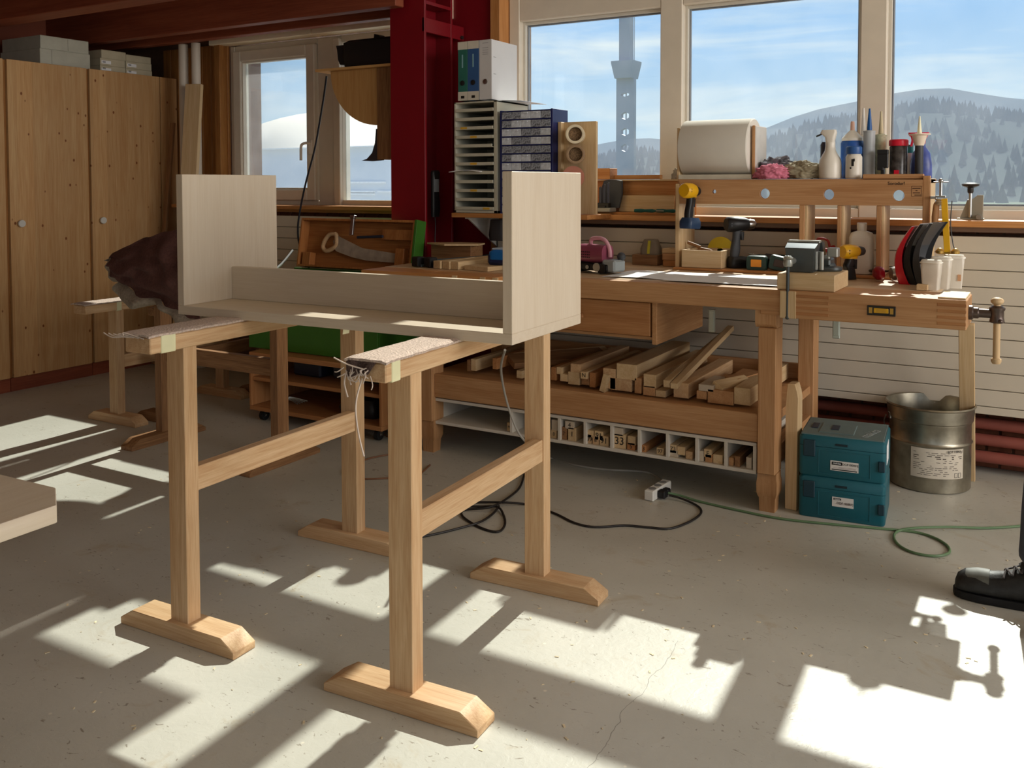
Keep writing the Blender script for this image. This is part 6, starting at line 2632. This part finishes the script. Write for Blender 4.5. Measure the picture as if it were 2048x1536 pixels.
for s_ in (1, -1):
    arms.append([(.175, 0, 1.36, (.10, .165)), (.175, .175 * s_, 1.40, .058), (.19, .215 * s_, 1.24, .046), (.20, .225 * s_, 1.10, .038), (.17, .225 * s_, .97, .034), (.14, .22 * s_, .86, .026), (.13, .218 * s_, .82, .024), (.12, .216 * s_, .785, .024)])
body = skin_mesh('body', [spine] + legs + arms, [SKIN], per)
# head
m = M()
b_ = bmesh.new()
bmesh.ops.create_uvsphere(b_, u_segments=28, v_segments=20, radius=1)
for v in b_.verts:
    d = v.co.copy()
    x, y, z = d.x * .098, d.y * .076, d.z * .118
    if z < 0:
        x *= 1 - .22 * (-d.z)
        y *= 1 - .38 * (-d.z)
        if d.x < 0:
            x -= .012 * (-d.z)
    v.co = Vector((x, y, z))
m.add(b_, mat=Tm((.135, 0, 1.645)), sharp=80)
head = m.obj('head', SKIN, per)
HXO = Vector((.15, 0, 0))
m = M()
m.loft([[(-.105, .008, 1.665), (-.105, -.008, 1.665), (-.100, 0, 1.668)], [(-.128, .013, 1.63), (-.128, -.013, 1.63), (-.118, 0, 1.645)], [(-.112, .010, 1.622), (-.112, -.010, 1.622), (-.105, 0, 1.622)]], sharp=80)
m.obj('nose', SKIN, head, loc=HXO)
for s_ in (1, -1):
    m = M()
    m.sph((-.093, .031 * s_, 1.655), .0125, 12)
    m.obj('eye', pbr('eye_white', (230, 226, 220), .2), head, loc=HXO)
    m = M()
    m.sph((-.102, .031 * s_, 1.655), .006, 10)
    m.obj('iris', pbr('iris_brown', (60, 40, 26), .2), head, loc=HXO)
    m = M()
    m.loft([rr(.02, .012, .005, z=-.006), rr(.036, .022, .009, z=.0), rr(.02, .012, .005, z=.006)], mat=Tm((.0, .078 * s_, 1.645)) @ RX90)
    m.obj('ear', SKIN, head, loc=HXO)
m = M()
m.tube([(-.104, -.022, 1.592), (-.112, 0, 1.590), (-.104, .022, 1.592)], .005, 8)
m.obj('mouth', pbr('lips', (170, 100, 90), .5), head, loc=HXO)
m = M()
b_ = bmesh.new()
bmesh.ops.create_uvsphere(b_, u_segments=28, v_segments=16, radius=1)
bmesh.ops.delete(b_, geom=[v for v in b_.verts if v.co.z < -.15 or (v.co.x < -.55 and v.co.z < .55)], context='VERTS')
for v in b_.verts:
    k = 1 + .04 * noise.noise(v.co * 9)
    v.co = Vector((v.co.x * .106 * k, v.co.y * .085 * k, v.co.z * .128 * k))
m.add(b_, mat=Tm((-.008, 0, 1.648)), sharp=80)
m.obj('hair', HAIR, head, loc=HXO)
# fingers
for s_ in (1, -1):
    for k, (dx, ln) in enumerate(((-.030, .9), (-.012, 1.0), (.006, .95), (.024, .75))):
        b0_ = Vector((.12 + dx, .216 * s_, .775))
        m = M()
        m.tube([b0_ + Vector((0, 0, .03)), b0_, b0_ + Vector((-.004, -.004 * s_, -.032 * ln)), b0_ + Vector((-.010, -.014 * s_, -.056 * ln)), b0_ + Vector((-.016, -.028 * s_, -.074 * ln))], lambda q_: .0095 - .003 * q_, 10)
        m.obj('finger', SKIN, body)
    m = M()
    m.tube([(.125, .216 * s_, .83), (.098, .205 * s_, .81), (.082, .198 * s_, .785), (.076, .192 * s_, .762)], lambda q_: .0115 - .003 * q_, 10)
    m.obj('thumb', SKIN, body)
# clothes
tl = []
for (ax_, ay) in FT:
    s_ = 1 if ay > 0 else -1
    tl.append([(.15, 0, .95, (.122, .165)), (.14, .09 * s_, .85, .100), (.09 + ax_ * .5, ay * .9, .64, .090), (.042 + ax_ * .8, ay, .46, .080), (.026 + ax_ * .95, ay, .28, .077), (.024 + ax_, ay, .18, .076), (.020 + ax_, ay, .125, .082)])
skin_mesh('trousers', [[(.155, 0, 1.02, (.118, .155)), (.15, 0, .95, (.122, .165))]] + tl, [TRO], per)
skin_mesh('shirt', [[(.15, 0, .93, (.128, .17)), (.16, 0, 1.06, (.118, .158)), (.175, 0, 1.22, (.122, .165)), (.175, 0, 1.36, (.115, .18)), (.17, 0, 1.455, (.07, .10))]] + [[(.175, 0, 1.36, (.115, .18)), (.175, .18 * s_, 1.40, .072), (.19, .22 * s_, 1.24, .060), (.20, .23 * s_, 1.10, .052), (.172, .228 * s_, .98, .046), (.15, .222 * s_, .90, .042)] for s_ in (1, -1)], [JKT], per)
# shoes
for k, (ax_, ay) in enumerate(FT):
    def ring(x, w_, h_, z0=.018, top=.55):
        out = []
        n_ = 18
        for i in range(n_):
            a_ = 2 * PI * i / n_
            yy = math.cos(a_)
            zz = math.sin(a_)
            y_ = w_ / 2 * (abs(yy) ** .75) * (1 if yy > 0 else -1)
            z_ = z0 + (h_ - z0) * (.36 + (zz * .64 if zz > 0 else zz * .36))
            if zz > 0:
                y_ *= 1 - .35 * zz * zz
            out.append((x, y_, z_))
        return out
    m = M()
    m.loft([ring(-.262, .03, .045), ring(-.255, .070, .066), ring(-.235, .096, .082), ring(-.20, .106, .090), ring(-.16, .104, .090), ring(-.12, .098, .098), ring(-.075, .092, .118), ring(-.035, .088, .142), ring(.0, .085, .152), ring(.045, .082, .152), ring(.07, .07, .14), ring(.082, .045, .10)], sharp=80)
    sh_ = m.obj('shoe', SHOE, per, loc=(.04 + ax_, ay, 0))
    m = M()
    out = [(-.268, 0), (-.262, .028), (-.24, .047), (-.19, .055), (-.12, .051), (-.05, .044), (.03, .044), (.07, .038), (.088, .015), (.088, -.015), (.07, -.038), (.03, -.044), (-.05, -.042), (-.12, -.047), (-.19, -.053), (-.24, -.045), (-.262, -.028)]
    m.prism(out, 'z', .001, .024, bv=.003)
    m.obj('sole', RUBBER, sh_)
    m = M()
    m.loft([[(x, y * .98, z + .0015) for x, y, z in ring(xx, ww, hh)] for xx, ww, hh in ((-.232, .094, .082), (-.20, .104, .0905), (-.165, .102, .0915))], caps=False, sharp=80)
    b_ = bmesh.new()
    m.obj('toe_cap', pbr('toe_grey', (104, 106, 100), .6, var=.2, scale=40), sh_)
    m = M()
    for q_ in range(5):
        x = -.125 + .024 * q_
        z = .100 + .0125 * q_
        m.tube([(x, -.032, z - .012), (x + .006, 0, z + .004), (x + .022, .032, z + .002)], .0032, 6)
        m.tube([(x, .032, z - .012), (x + .006, 0, z + .006), (x + .022, -.032, z + .002)], .0032, 6)
    m.tube([(-.03, .0, .152), (-.05, -.03, .158), (-.07, -.025, .14), (-.05, -.008, .145)], .0032, 6)
    m.tube([(-.03, .0, .152), (-.045, .03, .16), (-.065, .03, .142)], .0032, 6)
    m.obj('laces', pbr('lace_grey', (90, 84, 84), .8), sh_)
    m = M()
    m.tube([(-.07, 0, .110), (-.02, 0, .150), (.02, 0, .165)], lambda q_: .026, 10)
    m.obj('tongue', SHOE, sh_)
